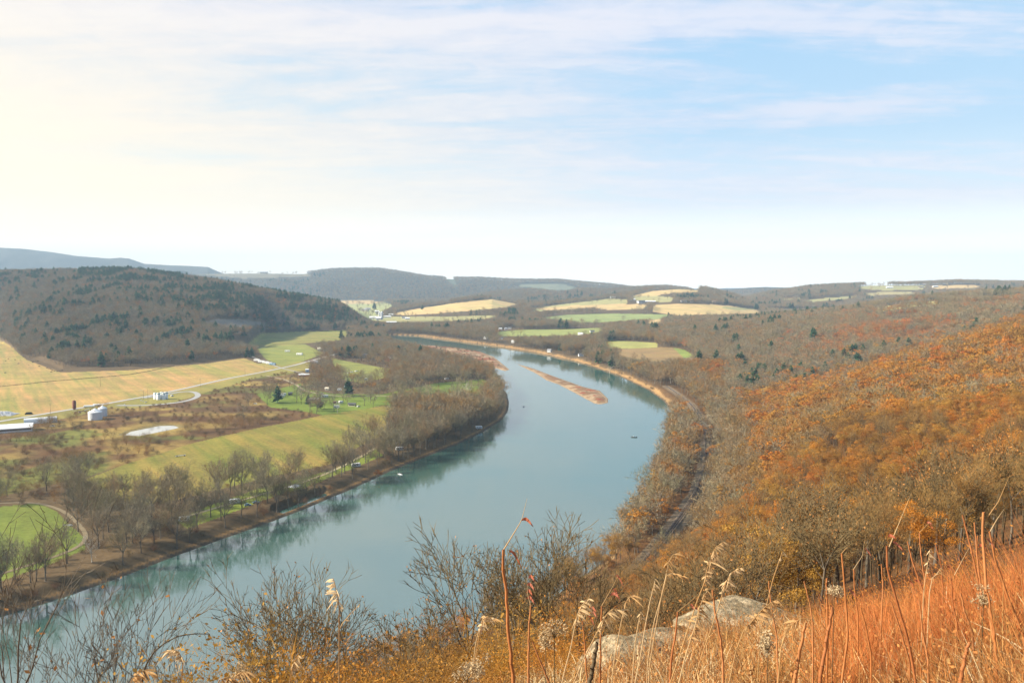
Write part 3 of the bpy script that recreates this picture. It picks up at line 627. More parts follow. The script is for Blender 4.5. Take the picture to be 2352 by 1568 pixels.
for i in range(4):     # slender saplings (unit height 20 like the trees; scaled down where they stand)
    g = grow(560 + i, H0, .30, 5, 4, 30, .25, .74, .0065, .26, lean=.15, stems=1 + i % 2); rs = np.random.RandomState(120 + i)
    t, b_ = split(g, 5, 3); tw = slivers(rs, g['tp'], g['td'], g['tl'] * 1.1, 1500, .018, .5)
    lf = leaves(rs, g['tp'][rs.randint(0, len(g['tp']), 170)], .16, .4)
    proto('sapling', 'sapling', t, join(b_, tw), M['bark'], M['twigs_warm'])
    g = grow(580 + i, H0 * .6, .10, 4, 5, 46, .12, .75, .007, .34, stems=5)
    t, b_ = split(g, 4, 0); C = g['tp'][rs.randint(0, len(g['tp']), 1500)]
    proto('leafy_shrub', 'shrub', t, join(b_, slivers(rs, g['tp'], g['td'], g['tl'] * 1.3, 1200, .02, .7), leaves(rs, C, .15, .7)), M['bark_dark'], M['oak'])
g = grow(360, H0 * .7, .22, 4, 6, 50, .1, .75, .016, .30)
for i in range(2):
    g = grow(360 + i, H0 * .7, .22, 4, 6, 50, .1, .75, .016, .30); rs = np.random.RandomState(60 + i); t, b_ = split(g, 4)
    proto('gold', 'golden_tree', t, join(b_, leaves(rs, g['tp'][rs.randint(0, len(g['tp']), 1600)], .40, .8)), M['bark'], M['gold'])

# ------------------------------------------------------------ where trees stand
# terrain horizon seen from the camera, for leaving out what nothing of can be seen
_py = np.where(Y > 1, proj(X, Y, gh.reshape(NR, NC))[1], 1e9)
_hor = np.minimum.accumulate(_py, axis=0)
def hidden(x, y, ztop):
    c = np.clip(np.round((x / (y + 8) + .86) / 1.72 * (NC - 1)).astype(int), 0, NC - 1)
    r = np.clip(np.searchsorted(yy, y) - 1, 0, NR - 1)
    return proj(x, y, ztop)[1] > _hor[r, c] + 3
rs = np.random.RandomState(7)
pts = []   # x, y, z, kind id, scale
KN = ['sapling', 'leafy_shrub', 'bare', 'bare_warm', 'bare_fine', 'wood_fine', 'oak', 'oak_far', 'oak_fine', 'pine', 'shrub', 'thicket', 'thicket_grey', 'white']
KI = {k: i for i, k in enumerate(KN)}
def scatter(y0, y1, s, u0=-.80, u1=.80):
    xa, xb = u0 * (y1 + 8), u1 * (y1 + 8); x, y = np.meshgrid(np.arange(xa, xb, s), np.arange(y0, y1, s))
    x = (x + rs.uniform(-.48, .48, x.shape) * s).ravel(); y = (y + rs.uniform(-.48, .48, y.shape) * s).ravel()
    k = (x > u0 * (y + 8)) & (x < u1 * (y + 8)); return x[k], y[k]
RAILPX = [(np.interp(t, np.arange(len(RAIL)), [q[0] for q in RAIL]), np.interp(t, np.arange(len(RAIL)), [q[1] for q in RAIL])) for t in np.arange(0, len(RAIL) - 1, .2)]
for (y0, y1, s) in [(14, 34, 2.6), (34, 70, 4.2), (70, 130, 7.0), (130, 300, 5.6), (300, 700, 7.6), (700, 1300, 8.8), (1300, 2100, 9.5), (2100, 3200, 10.5), (3200, 4300, 14), (4300, 5700, 19), (5700, 8000, 27)]:
    x, y = scatter(y0, y1, s); z = height(x, y); sd = water_sd(x, y)
    px, py = proj(x, y, z); h0_ = 20 * (1 if y0 < 3000 else 1)
    vis = (sd > 3) & (px > -320) & (px < 2660) & (py > 540) & (proj(x, y, z + np.interp(y, [14, 60, 200], [7, 11, 20]))[1] < 1640) & ~hidden(x, y, z + 18)
    x, y, z, sd, px, py = [q[vis] for q in (x, y, z, sd, px, py)]
    c, st_, cls = landcover(x, y, z, sd)
    names = np.array([''] + [f[0] for f in FIELDS]); cn = np.where(cls > 0, names[np.maximum(cls, 0)], '')
    near = seg_sd(x, y, RIGHTP) < 0; wood = (ridge(x, y, 'wooded') > 7) & (px < 940)
    r = rs.rand(len(x)); k = np.full(len(x), -1); sc_ = rs.uniform(.75, 1.1, len(x)) * (1 if y0 < 3200 else min(s / 12., 1.4))
    cl1 = fbm(x / 70., y / 70., 51, 3); cl2 = fbm(x / 160., y / 160., 53, 3); cl3 = fbm(x / 35., y / 35., 57, 2)
    free = cls == 0
    # far and middle woodland
    base = free & (y >= 1300)
    k[base] = np.where(r[base] < .75, KI['bare'], KI['bare_warm'])
    ev = base & (cl1 + r * .45 > .74) & (y < 5200); k[ev] = KI['pine']
    fo = base & near & (y < 2600) & (px > 1500) & (r + cl2 * .7 > .98 - .46 * sm((px - 1480) / 500) * sm((2300 - y) / 500)); k[fo] = KI['oak_far']
    # wooded hill on the left: grey with scattered and clumped pines
    wv = wood & free; k[wv] = np.where(r[wv] < .80, KI['bare'], KI['bare_warm'])
    q = wv & ((cl3 > .22) & (cl2 > .02) & (r < .62) | (r > .97) | ((px > 560) & (px < 800) & (py > 680) & (py < 745) & (cl3 > .05) & (r < .75)) | ((px > 380) & (px < 700) & (py > 665) & (py < 725) & (cl3 > .08) & (r < .6)) | ((py < 655) & (px > 180) & (px < 420) & (cl1 > 0) & (r < .7))); k[q] = KI['pine']
    q = wv & (r > .93) & (r < .95); k[q] = KI['oak_far']
    sc_ = np.where(k == KI['pine'], sc_ * 1.15, sc_)
    # right-hand valley between the river and the spur
    nr = free & near & (y < 1300)
    po = .36 + .40 * sm((px - 1560) / 200) - .30 * sm((1640 - px) / 100)
    k[nr] = np.where(r[nr] + cl2[nr] * .5 < po[nr], KI['oak'], np.where(r[nr] < .9, KI['bare_warm'], KI['bare']))
    nb_ = nr & (seg_sd(x, y, RAIL, False) > 0) & (sd < 75) ; k[nb_] = np.where(r[nb_] < .55, KI['bare'], np.where(r[nb_] < .9, KI['bare_warm'], KI['oak']))
    crest_ = np.interp(px, [1640, 1750, 1900, 2100, 2250, 2352], [950, 905, 868, 805, 765, 735]); vs = nr & (py < crest_ + 12) & (py > crest_ - 75) & (px > 1660) & (y > 900) & (r > .22); k[vs] = np.where((r[vs] > .97) | ((px[vs] > 1690) & (px[vs] < 1970) & (py[vs] > crest_[vs] - 34) & (r[vs] > .88)), KI['pine'], KI['bare'])
    hi = nr & (y < 420); k[hi] = np.where(((k[hi] == KI['oak']) & (y[hi] > 210)) | (rs.rand(hi.sum()) < .15), KI['oak_fine'], KI['wood_fine'])
    nn_ = near & (y < 75) & free & ((px < 1520) | (y < 42)); k[nn_] = np.where(r[nn_] < .55, KI['sapling'], np.where(r[nn_] < .72, KI['wood_fine'], np.where(r[nn_] < .92, KI['leafy_shrub'], KI['oak_fine'])))
    k[near & (y < 75) & ((y < 18 + 10 * (px > 1300)) | ((px > 1500) & (y < 50)) | ((px < 1000) & (r > .35)) | (px < 300))] = -1
    # thin the steep bank right below the camera so the water shows
    # banks: a strip of tan grass without trees
    k[nr & (sd < np.interp(y, [500, 800, 1100], [2, 3, 6]))] = -1
    # left bank and campground
    lf = free & ~near & ~wood & (y < 1600) & (px < 1180)
    k[lf] = np.where(r[lf] < .62, KI['bare'], KI['bare_warm'])
    k[lf & (y < 800)] = KI['bare_fine']
    k[lf & (y < 800) & (r > .88)] = KI['thicket_grey']; k[lf & (y < 900) & (px < 260) & (py < 1165) & (r > .4)] = KI['thicket']
    # the edge of the meadows near the left bank is a single row with gaps
    thin = lf & (px < 900) & (sd > 5) & (rs.rand(len(x)) > .34); k[thin] = np.where(rs.rand(thin.sum()) < .6, KI['shrub'], -1)
    fs = np.interp(y, [14, 60, 110, 200, 420, 760], [.36, .50, .62, .70, .98, 1.18]); sc_ = np.where(near, sc_ * fs, sc_)
    sc_ = np.where(~near & ~wood & (y < 900), sc_ * 1.32, sc_)
    sc_ = np.where(near & (y < 220) & (y > 45), sc_ * np.interp(px, [1600, 1850, 2100, 2352], [1, 1.1, 1.4, 1.5]), sc_)
    lim_ = np.interp(px, [300, 900, 1200, 1500, 1650, 1850, 2000, 2150, 2352], [1450, 1420, 1350, 1240, 1185, 1130, 1100, 1060, 1035]) + rs.uniform(-12, 60, len(x)); q = near & (y < 300)
    for _ in range(4): tp0 = proj(x, y, z + 20 * sc_)[1]; sc_ = np.where(q & (tp0 < lim_), sc_ * .86, sc_)
    k[q & (sc_ < .2)] = -1
    k[lf & (px < 620) & (py < 1010) & (sd > 60)] = -1
    hide_ = np.zeros(len(x), bool); tp_ = proj(x, y, z + 20 * sc_)[1]; hw = 4.5 * sc_ * FP / y
    for (rx_, ry_) in RAILPX:
        a_, b__ = proj(rx_, ry_, 7.5); hide_ |= (np.abs(px - a_) < hw * .8) & (tp_ < b__) & (py > b__ - 2) & (y < ry_) & (b__ < 1208)
    k[hide_] = -1; k[seg_sd(x, y, RAIL, False) < np.where(y > 500, 8, 3.5)] = -1
    if y0 >= 1300:      # woods end where the open fields begin
        for nm, cc, st__, poly, a_, b__ in FIELDS:
            if nm in ('scrub', 'camp', 'strip', 'quarry', 'verge', 'g4', 'bl2'): continue
            for fr in (.3, .85):
                q = (k >= 0) & inpoly(px, py - fr * 19 * sc_ * FP / y, poly) & (y < b__) & (rs.rand(len(x)) > .02); k[q] = -1
    # islands and sand bars
    k[cls == -2] = -1; k[cls == -1] = np.where((sd[cls == -1] > 6) & (r[cls == -1] < .25) & ~near[cls == -1], KI['bare'], np.where((sd[cls == -1] > 1.5) & (r[cls == -1] > .66), KI['shrub'], -1)); k[cls == -3] = -1
    ii = (np.minimum(seg_sd(x, y, ISL1), 1e9) < -9) & (r < .35); k[ii] = KI['shrub']
    # scrub and open ground
    for nm, p, kk in (('scrub', .42, 'shrub'), ('camp', .16, 'bare'), ('quarry', .10, 'thicket_grey'), ('strip', .22, 'bare_fine'), ('g4', .12, 'shrub')):
        q = cn == nm; k[q] = np.where(r[q] < p, KI[kk], -1)
    q = (cn == 'scrub') & (cl1 > .22) & (r < .5); k[q] = KI['thicket']
    q = (cn == 'scrub') & (cl1 > .32) & (r < .22) & (px > 560); k[q] = KI['bare']
    k[(seg_sd(x, y, POND) < 9) | ((np.abs(x - POND.mean(0)[0]) < 32) & (y < POND[:, 1].max()) & (y > POND[:, 1].min() - 22))] = -1
    for nm in ('village', 'f1b', 'f2', 'f7', 'g1', 'g3', 'bl3'):
        q = (cn == nm) & (r < .03); k[q] = KI['bare']
    if y0 >= 5700:
        k[(y > 8000)] = -1
    m_ = k >= 0
    pts.append(np.stack([x, y, z, k, sc_, px, py, r], 1)[m_])
P = np.concatenate(pts)
print('trees', len(P), {KN[i]: int((P[:, 3] == i).sum()) for i in range(len(KN))})
# ------------------------------------------------------------ individuals and woods
KMERGE = {'gold': 'golden tree', 'bare': 'bare tree', 'bare_warm': 'bare tree', 'bare_fine': 'bare tree', 'wood_fine': 'bare tree', 'oak': 'oak', 'oak_far': 'oak', 'oak_fine': 'oak', 'pine': 'pine tree', 'shrub': 'shrub', 'thicket': 'thicket', 'thicket_grey': 'thicket', 'white': 'sycamore', 'sapling': 'sapling', 'leafy_shrub': 'shrub'}
MARKS = [(60, 700, 'the wooded skyline at the left edge'), (300, 660, 'the top of the wooded hill'), (520, 745, 'the grey quarry'), (130, 845, 'the feeding cattle'), (420, 838, 'the far end of the field fence'), (700, 715, 'the dark pine slope above the quarry'), (850, 770, 'the tip of the wooded spur'),
 (171, 940, 'the rusty silo'), (225, 975, 'the round grain bins'), (350, 990, 'the small pond'), (367, 915, 'the white upright tanks'), (60, 1090, 'the dark thicket left of the long field'), (90, 1230, 'the lower left meadow'), (290, 1210, 'the lower corner of the long field'), (423, 1197, 'the lowest riverside trailer'), (539, 1156, 'the second riverside trailer'), (676, 1125, 'the canopy tent'),
 (820, 1072, 'the trailer right of the canopy tent'), (626, 896, 'the yellow bus'), (725, 918, 'the longest camp trailer'), (809, 932, 'the open shelter'), (610, 834, 'the row of long trailers'), (737, 806, 'the cream house'), (890, 828, 'the small red barn'), (870, 730, 'the far village'), (1070, 920, 'the wide pale sycamore'), (960, 1010, 'the trees at the foot of the point'), (1100, 985, 'the trailer by the water at the point'), (1000, 870, 'the back channel'),
 (1130, 700, 'the pale stubble hill'), (1165, 757, 'the three houses above the bend'), (1290, 790, 'the lone pine on the right bank'), (1340, 770, 'the large house in the valley wood'), (1500, 815, 'the brown field in the valley'), (1480, 694, 'the hill farm'), (1620, 735, 'the valley pine belt'), (1760, 700, 'the pair of long barns'), (1890, 718, 'the twin silos'), (2060, 662, 'the skyline field'), (2060, 742, 'the hillside clearing'),
 (1480, 880, 'the outer river bend'), (1600, 950, 'the upper railway curve'), (1620, 1060, 'the middle of the railway curve'), (1555, 1190, 'the lower end of the railway'), (1510, 1082, 'the pale docks'), (1850, 880, 'the dark ravine behind the orange ridge'), (2100, 820, 'the crest of the orange ridge'), (2300, 760, 'the right end of the orange ridge'), (1800, 1000, 'the middle of the orange hillside'), (2150, 950, 'the upper orange hillside'), (2300, 1050, 'the tall trunks at the right edge'),
 (1850, 1120, 'the leafy oak in the middle ground'), (2150, 1250, 'the twin trunks above the red brush'), (1750, 1330, 'the wood behind the right boulder'), (1450, 1360, 'the wood behind the left boulder'), (1250, 1350, 'the gap above the tall red stalk'), (1080, 1450, 'the lower middle of the slope'), (800, 1500, 'the lower slope left of the middle'), (600, 1450, 'the shrubs at the lower left'), (300, 1500, 'the saplings in the lower left corner')]
def region(x, y, px, py, kind):
    c = [(math.hypot(px - a, (py - b) * 1.6), a, b, t) for a, b, t in MARKS]; d, a, b, t = min(c)
    if d < 22: return 'beside ' + t
    return ('right of ' if px > a else 'left of ') + t if abs(px - a) > abs(py - b) * 1.2 else (('above ' if py < b else 'below ') + t)
def place_thing(kind, i, x, y, z, s, rot, name, label, cat, group):
    a, b_, whole = PROTO[kind][i % len(PROTO[kind])]
    hpx = FP * 20 * s / max(y, 10)
    if hpx < 26:
        o = link(name, whole, None, (x, y, z)); o.scale = (s, s, s); o.rotation_euler = (0, 0, rot)
    else:
        o = bpy.data.objects.new(name, None); col.objects.link(o); o.empty_display_size = .2
        o.location = (x, y, z); o.scale = (s, s, s); o.rotation_euler = (0, 0, rot)
        link('trunk', a, o); link('crown', b_, o)
    tag(o, label, cat, group); return o
LOOK = {'bare': 'leafless grey-brown tree', 'bare_warm': 'leafless grey-brown tree', 'bare_fine': 'leafless grey-brown tree', 'wood_fine': 'leafless grey-brown tree', 'oak': 'rusty orange oak', 'oak_far': 'rusty orange oak', 'oak_fine': 'rusty orange oak', 'pine': 'dark green pine', 'shrub': 'brown shrub', 'thicket': 'tangled brown thicket', 'thicket_grey': 'tangled brown thicket', 'white': 'pale sycamore', 'sapling': 'slender bare sapling', 'leafy_shrub': 'rust-leaved shrub'}
# ------------------------------------------------------------ man-made things
def paint(name, c, rough=.6, spec=.3, var=.12, s=.8):
    m_, n, b = mat(name, rough, spec); g = n.new('ShaderNodeTexCoord').outputs['Object']
    n.l.new(n.mix(n.noise(g, s, 4, .6), tuple(v * (1 - var) for v in c), tuple(min(1, v * (1 + var)) for v in c)), b.inputs['Base Color']); return m_
B = {k: paint(k, c, r) for k, c, r in [('white_paint', (.78, .78, .76), .5), ('grey_metal', (.62, .64, .66), .4), ('dark_roof', (.10, .10, .11), .8), ('grey_roof', (.30, .30, .31), .8), ('rust_metal', (.20, .065, .035), .7), ('red_paint', (.30, .06, .045), .7),
     ('green_trim', (.03, .20, .10), .6), ('glass_dark', (.03, .035, .04), .15), ('tyre_black', (.02, .02, .02), .9), ('bus_yellow', (.75, .42, .06), .5), ('blue_paint', (.20, .32, .45), .5), ('wood_brown', (.22, .14, .08), .9), ('stone_beige', (.50, .42, .30), .9),
     ('steel_rail', (.30, .27, .25), .4), ('sleeper_wood', (.10, .075, .06), .95), ('ballast', (.25, .185, .125), 1.), ('hide_black', (.025, .02, .018), .9), ('teal_paint', (.08, .45, .42), .5), ('cream', (.68, .60, .45), .7), ('pole_wood', (.16, .12, .09), .9), ('concrete', (.50, .49, .46), .9)]}
class MB:
    def __init__(s): s.V = []; s.F = {}; s.k = 0
    def add(s, v, fs):
        v = np.asarray(v, float)
        for f in fs: f = np.asarray(f); s.F.setdefault(f.shape[1], []).append(f + s.k)
        s.V.append(v); s.k += len(v); return s
    def box(s, x0, x1, y0, y1, z0, z1, top=1.0):
        cx, cy = (x0 + x1) / 2, (y0 + y1) / 2; v = []
        for z, q in ((z0, 1), (z1, top)):
            for x, y in ((x0, y0), (x1, y0), (x1, y1), (x0, y1)): v.append((cx + (x - cx) * q, cy + (y - cy) * q, z))
        return s.add(v, [[(0, 3, 2, 1), (4, 5, 6, 7), (0, 1, 5, 4), (1, 2, 6, 5), (2, 3, 7, 6), (3, 0, 4, 7)]])
    def gable(s, x0, x1, y0, y1, z0, h, t=.18, ov=.4):   # ridge along x
        ym = (y0 + y1) / 2; v = []
        for x in (x0 - ov, x1 + ov):
            v += [(x, y0 - ov, z0 - .1), (x, ym, z0 + h), (x, y1 + ov, z0 - .1), (x, y1 + ov, z0 - .1 + t), (x, ym, z0 + h + t), (x, y0 - ov, z0 - .1 + t)]
        q = [(i, (i + 1) % 6, (i + 1) % 6 + 6, i + 6) for i in range(6)]
        return s.add(v, [q, [(0, 5, 4, 1), (1, 4, 3, 2), (6, 7, 10, 11), (7, 8, 9, 10)]])
    def wedge(s, x0, x1, y0, y1, z0, h):                   # gable end fill
        ym = (y0 + y1) / 2
        return s.add([(x0, y0, z0), (x0, y1, z0), (x0, ym, z0 + h), (x1, y0, z0), (x1, y1, z0), (x1, ym, z0 + h)], [[(0, 2, 1), (3, 4, 5)], [(0, 3, 5, 2), (1, 2, 5, 4)]])
    def lathe(s, prof, n=20, cx=0, cy=0):
        v = []; 
        for r, z in prof:
            for k in range(n): a = 2 * math.pi * k / n; v.append((cx + r * math.cos(a), cy + r * math.sin(a), z))
        q = [(j * n + k, j * n + (k + 1) % n, (j + 1) * n + (k + 1) % n, (j + 1) * n + k) for j in range(len(prof) - 1) for k in range(n)]
        return s.add(v, [q])
    def tube(s, pts, r, n=6):
        pts = np.array(pts, float); rr = np.full(len(pts), r) if np.isscalar(r) else np.array(r)
        v, f = prisms(pts[:-1], pts[1:], rr[:-1], rr[1:], n); return s.add(v, [f])
    def half(s, L, W, Hh, n=14):                          # half-round tunnel along x, closed ends
        v = []; 
        for x in (0, L):
            for k in range(n + 1): a = math.pi * k / n; v.append((x, -math.cos(a) * W / 2, math.sin(a) ** .8 * Hh))
        q = [(k, k + 1, n + 2 + k, n + 1 + k) for k in range(n)]; s.add(v, [q])
        for x, o in ((0, 0), (L, n + 1)):
            vv = [(x, 0, 0)] + v[o:o + n + 1]; s.add(vv, [[(0, k + 1, k + 2) for k in range(n)]])
        return s
    def build(s, name, m_, parent=None, smooth=False):
        F = [np.concatenate(f) for f in s.F.values()]; return link(name, mesh_np(name, np.concatenate(s.V), F, [m_], smooth=smooth), parent)
def empty(name, x, y, rz, label, cat, group=None, z=None):
    o = bpy.data.objects.new(name, None); col.objects.link(o); o.empty_display_size = .5
    o.location = (x, y, hgt(x, y) if z is None else z); o.rotation_euler = (0, 0, rz); return tag(o, label, cat, group)
KEEP = []      # clearings round the buildings
LM = []        # landmarks for naming the trees: (px, py, phrase)
def spot(px, py, clear=9, name=None):
    x, y = at(px, py); KEEP.append((x, y, clear)); 
    if name: LM.append((px, py, name))
    return x, y
# railway
_rb, rx, ry, rz_, rnx, rny = ribbon('track_bed', RAIL, 4.4, B['ballast'], .55, 6); tag(_rb, kind='structure')
tr = empty('railway_track', rx[0], ry[0], 0, 'single curved railway track of two steel rails on the ballast by the river', 'railway track', z=rz_[0])
m1 = MB()
for sgn in (-.75, .75):
    mb = MB(); pp = np.stack([rx + rnx * sgn - rx[0], ry + rny * sgn - ry[0], rz_ + .32 - rz_[0]], 1); mb.tube(pp, .11, 4); mb.build('rail', B['steel_rail'], tr)
dd = np.r_[0, np.cumsum(np.hypot(np.diff(rx), np.diff(ry)))]; mb = MB()
for s_ in np.arange(0, dd[-1], 1.4):
    x = np.interp(s_, dd, rx); y = np.interp(s_, dd, ry); a, b_ = np.interp(s_, dd, rnx), np.interp(s_, dd, rny); z = np.interp(s_, dd, rz_) - rz_[0] + .12
    c = np.array([x - rx[0], y - ry[0]]); nrm = np.array([a, b_]) * 1.3; t_ = np.array([b_, -a]) * .16; q = [c - nrm - t_, c + nrm - t_, c + nrm + t_, c - nrm + t_]
    mb.add([(p[0], p[1], z - .08) for p in q] + [(p[0], p[1], z + .08) for p in q], [[(4, 5, 6, 7), (0, 1, 5, 4), (1, 2, 6, 5), (2, 3, 7, 6), (3, 0, 4, 7)]])
o = mb.build('sleepers', B['sleeper_wood'], tr); tag(o, kind='stuff')

def house(px, py, L, W, Hh, rh, rz, label, cat='house', wall='white_paint', roof='grey_roof', group=None, name='farm_house', chim=False, clear=12, nwin=3):
    x, y = spot(px, py, clear, label); o = empty(name, x, y, rz, label, cat, group)
    m = MB(); m.box(-L/2, L/2, -W/2, W/2, -.6, Hh); m.wedge(-L/2, L/2, -W/2, W/2, Hh, rh); m.build('wall', B[wall], o)
    r_ = MB().gable(-L/2, L/2, -W/2, W/2, Hh, rh).build('roof', B[roof], o)
    if chim: MB().box(L*.2, L*.2+.8, -.4, .4, Hh + rh*.5, Hh + rh + 1.2).build('chimney', B['stone_beige'], r_)
    for i in range(nwin):
        wx = -L/2 + L * (i + .5) / nwin; wn = MB().box(wx-.5, wx+.5, -W/2-.05, -W/2+.05, 1.0, 2.3).build('window', B['glass_dark'], o)
    MB().box(L/2-.05, L/2+.05, -.5, .5, 0, 2.1).build('door', B['wood_brown'], o); return o
def barn(px, py, L, W, Hh, rh, rz, label, wall='white_paint', roof='grey_metal', name='barn', trim=None, cat='barn', group=None):
    x, y = spot(px, py, max(L, W) * .55, label); o = empty(name, x, y, rz, label, cat, group)
    m = MB(); m.box(-L/2, L/2, -W/2, W/2, -.6, Hh); m.wedge(-L/2, L/2, -W/2, W/2, Hh, rh); m.build('wall', B[wall], o)
    MB().gable(-L/2, L/2, -W/2, W/2, Hh, rh, .25, .7).build('roof', B[roof], o)
    MB().box(-L/2+1, L/2-1, -W/2-.06, -W/2+.03, Hh*.45, Hh*.75).build('window_strip', B['glass_dark'], o)
    MB().box(L/2-.03, L/2+.08, -W*.2, W*.2, 0, Hh*.85).build('door', B[trim or 'wood_brown'], o)
    return o
def wheel(parent, x, y, r=.35, w=.22):
    m = MB(); a = [(math.cos(t) * r, math.sin(t) * r) for t in np.linspace(0, 6.283, 13)[:-1]]
    v = [(x + p, y - w/2, r + q) for p, q in a] + [(x + p, y + w/2, r + q) for p, q in a]; k = 12
    m.add(v, [[(i, (i+1) % k, (i+1) % k + k, i + k) for i in range(k)]]); m.add(v[:12] + [(x, y - w/2, r)], [[((i+1) % k, i, 12) for i in range(k)]]); m.add(v[12:] + [(x, y + w/2, r)], [[(i, (i+1) % k, 12) for i in range(k)]])
    m.build('wheel', B['tyre_black'], parent)
def trailer(px, py, L, rz, label, cat='trailer', body='white_paint', Hh=2.6, W=2.5, band=True, name='camping_trailer', group=None):
    x, y = spot(px, py, 8, label); o = empty(name, x, y, rz, label, cat, group)
    p = [(-L/2+.3, .55), (-L/2, 1.2), (-L/2+.25, Hh+.3), (-L/2+.8, Hh+.55), (L/2-.6, Hh+.55), (L/2-.1, Hh+.2), (L/2, 1.2), (L/2-.4, .55)]
    k = len(p); v = [(a, -W/2, b_) for a, b_ in p] + [(a, W/2, b_) for a, b_ in p]; m = MB(); m.add(v, [[(i + k, (i+1) % k + k, (i+1) % k, i) for i in range(k)]])
    for s_ in (0, k):
        c = [(0, (-W/2 if s_ == 0 else W/2), 1.5)]; m.add(v[s_:s_+k] + c, [[(i, (i+1) % k, k) if s_ == 0 else ((i+1) % k, i, k) for i in range(k)]])
    m.build('body', B[body], o)
    for wx in (-L*.28, L*.05): MB().box(wx, wx+1.1, -W/2-.04, -W/2+.02, 1.5, 2.2).build('window', B['glass_dark'], o)
    MB().box(L*.30, L*.30+.7, -W/2-.04, -W/2+.02, .65, 2.3).build('door', B['grey_metal'], o)
    if band: MB().box(-L/2+.4, L/2-.4, -W/2-.03, -W/2+.02, 1.05, 1.25).build('stripe', B['blue_paint'], o)
    for yy_ in (-W/2+.2, W/2-.2): wheel(o, -.2, yy_)
    MB().tube([(L/2-.2, 0, .6), (L/2+1.1, 0, .5)], .06).build('hitch', B['tyre_black'], o); return o
def car(px, py, rz, label, body='white_paint', name='parked_car', cat='car', pickup=False, group=None):
    x, y = spot(px, py, 6, label); o = empty(name, x, y, rz, label, cat, group)
    p = [(-2.2, .35), (-2.2, .85), (-1.5, .95), (1.2, .98), (2.15, .85), (2.2, .35)]; k = len(p); W = 1.75
    m = MB(); v = [(a, -W/2, b_) for a, b_ in p] + [(a, W/2, b_) for a, b_ in p]; m.add(v, [[(i + k, (i+1) % k + k, (i+1) % k, i) for i in range(k)], ]); 
    for s_ in (0, k): m.add(v[s_:s_+k] + [(0, (-W/2 if s_ == 0 else W/2), .6)], [[(i, (i+1) % k, k) if s_ == 0 else ((i+1) % k, i, k) for i in range(k)]])
    m.build('body', B[body], o)
    MB().box(-.4 if pickup else -1.6, 1.0, -.75, .75, .93, 1.5, .8).build('cabin', B['glass_dark'], o)
    MB().box(-.2 if pickup else -1.2, .6, -.62, .62, 1.48, 1.54).build('roof', B[body], o)
    for wx in (-1.35, 1.35):
        for wy in (-.8, .8): wheel(o, wx, wy, .33, .2)
    return o
# farmyard on the left
barn(30, 990, 34, 17, 4.0, 3.2, R(26), 'long white barn with a green-edged roof at the left edge of the scrub', roof='white_paint', trim='green_trim')
x, y = spot(55, 973, 16, 'white tunnel shed'); o = empty('tunnel_shed', x, y, R(30), 'white half-round tunnel shed behind the long white barn', 'shed')
MB().half(30, 9, 5.6).build('cover', B['white_paint'], o, True); MB().box(29.9, 30.1, -2, 2, 0, 3.2).build('door', B['grey_metal'], o)
x, y = spot(171, 944, 6, 'rusty silo'); o = empty('feed_silo', x, y, 0, 'tall rusty brown silo on legs beside the country road', 'silo')
MB().lathe([(2.0, 3.6), (2.0, 11.6), (.5, 12.6), (.01, 12.6)], 20).build('drum', B['rust_metal'], o, True); MB().lathe([(.3, 1.3), (2.0, 3.6)], 20).build('hopper', B['rust_metal'], o, True)
for a in range(4): t = a * 1.5708 + .785; MB().tube([(1.8 * math.cos(t), 1.8 * math.sin(t), -.3), (1.8 * math.cos(t), 1.8 * math.sin(t), 4)], .12).build('leg', B['grey_metal'], o)
MB().tube([(2.1, -.3, 0), (2.1, -.3, 12)], .08).build('ladder', B['grey_metal'], o)
for px, py, r, h_, rh, lab in ((219, 963, 7.0, 8.2, 3.4, 'large round white grain bin with a conical roof'), (236, 955, 4.6, 8.6, 2.6, 'smaller white grain bin behind the large one')):
    x, y = spot(px, py, r + 4, lab); o = empty('grain_bin', x, y, 0, lab, 'grain bin')
    MB().lathe([(r, -.5)] + [(r + (.06 if i % 2 else 0), h_ * i / 16) for i in range(17)], 32).build('wall', B['grey_metal'], o, True)
    MB().lathe([(r + .2, h_), (r * .12, h_ + rh), (r * .12, h_ + rh + .5), (.01, h_ + rh + .6)], 32).build('roof', B['white_paint'], o)
    for a in (-2.3, -1.2): MB().box(math.cos(a) * r * .6 - .3, math.cos(a) * r * .6 + .3, math.sin(a) * r * .6 - .3, math.sin(a) * r * .6 + .3, h_ + rh * .3, h_ + rh * .62).build('vent', B['glass_dark'], o)
    MB().box(-.6, .6, -r - .12, -r + .2, 0, 1.9).build('door', B['grey_roof'], o)
for px, py, L in ((205, 937, 12), (222, 934, 8)):
    x, y = spot(px, py, 6); o = empty('storage_tank', x, y, R(15), 'long white tank lying behind the grain bins' if L == 12 else 'short white tank lying nearest the road behind the grain bins', 'tank')
    m = MB(); m.tube([(-L/2, 0, 2.2), (-L/2+.3, 0, 2.2), (L/2-.3, 0, 2.2), (L/2, 0, 2.2)], [.5, 1.3, 1.3, .5], 14); m.build('drum', B['white_paint'], o, True)
    for a in (-L*.3, L*.3): MB().box(a-.2, a+.2, -.9, .9, -.2, 1.3).build('leg', B['concrete'], o)
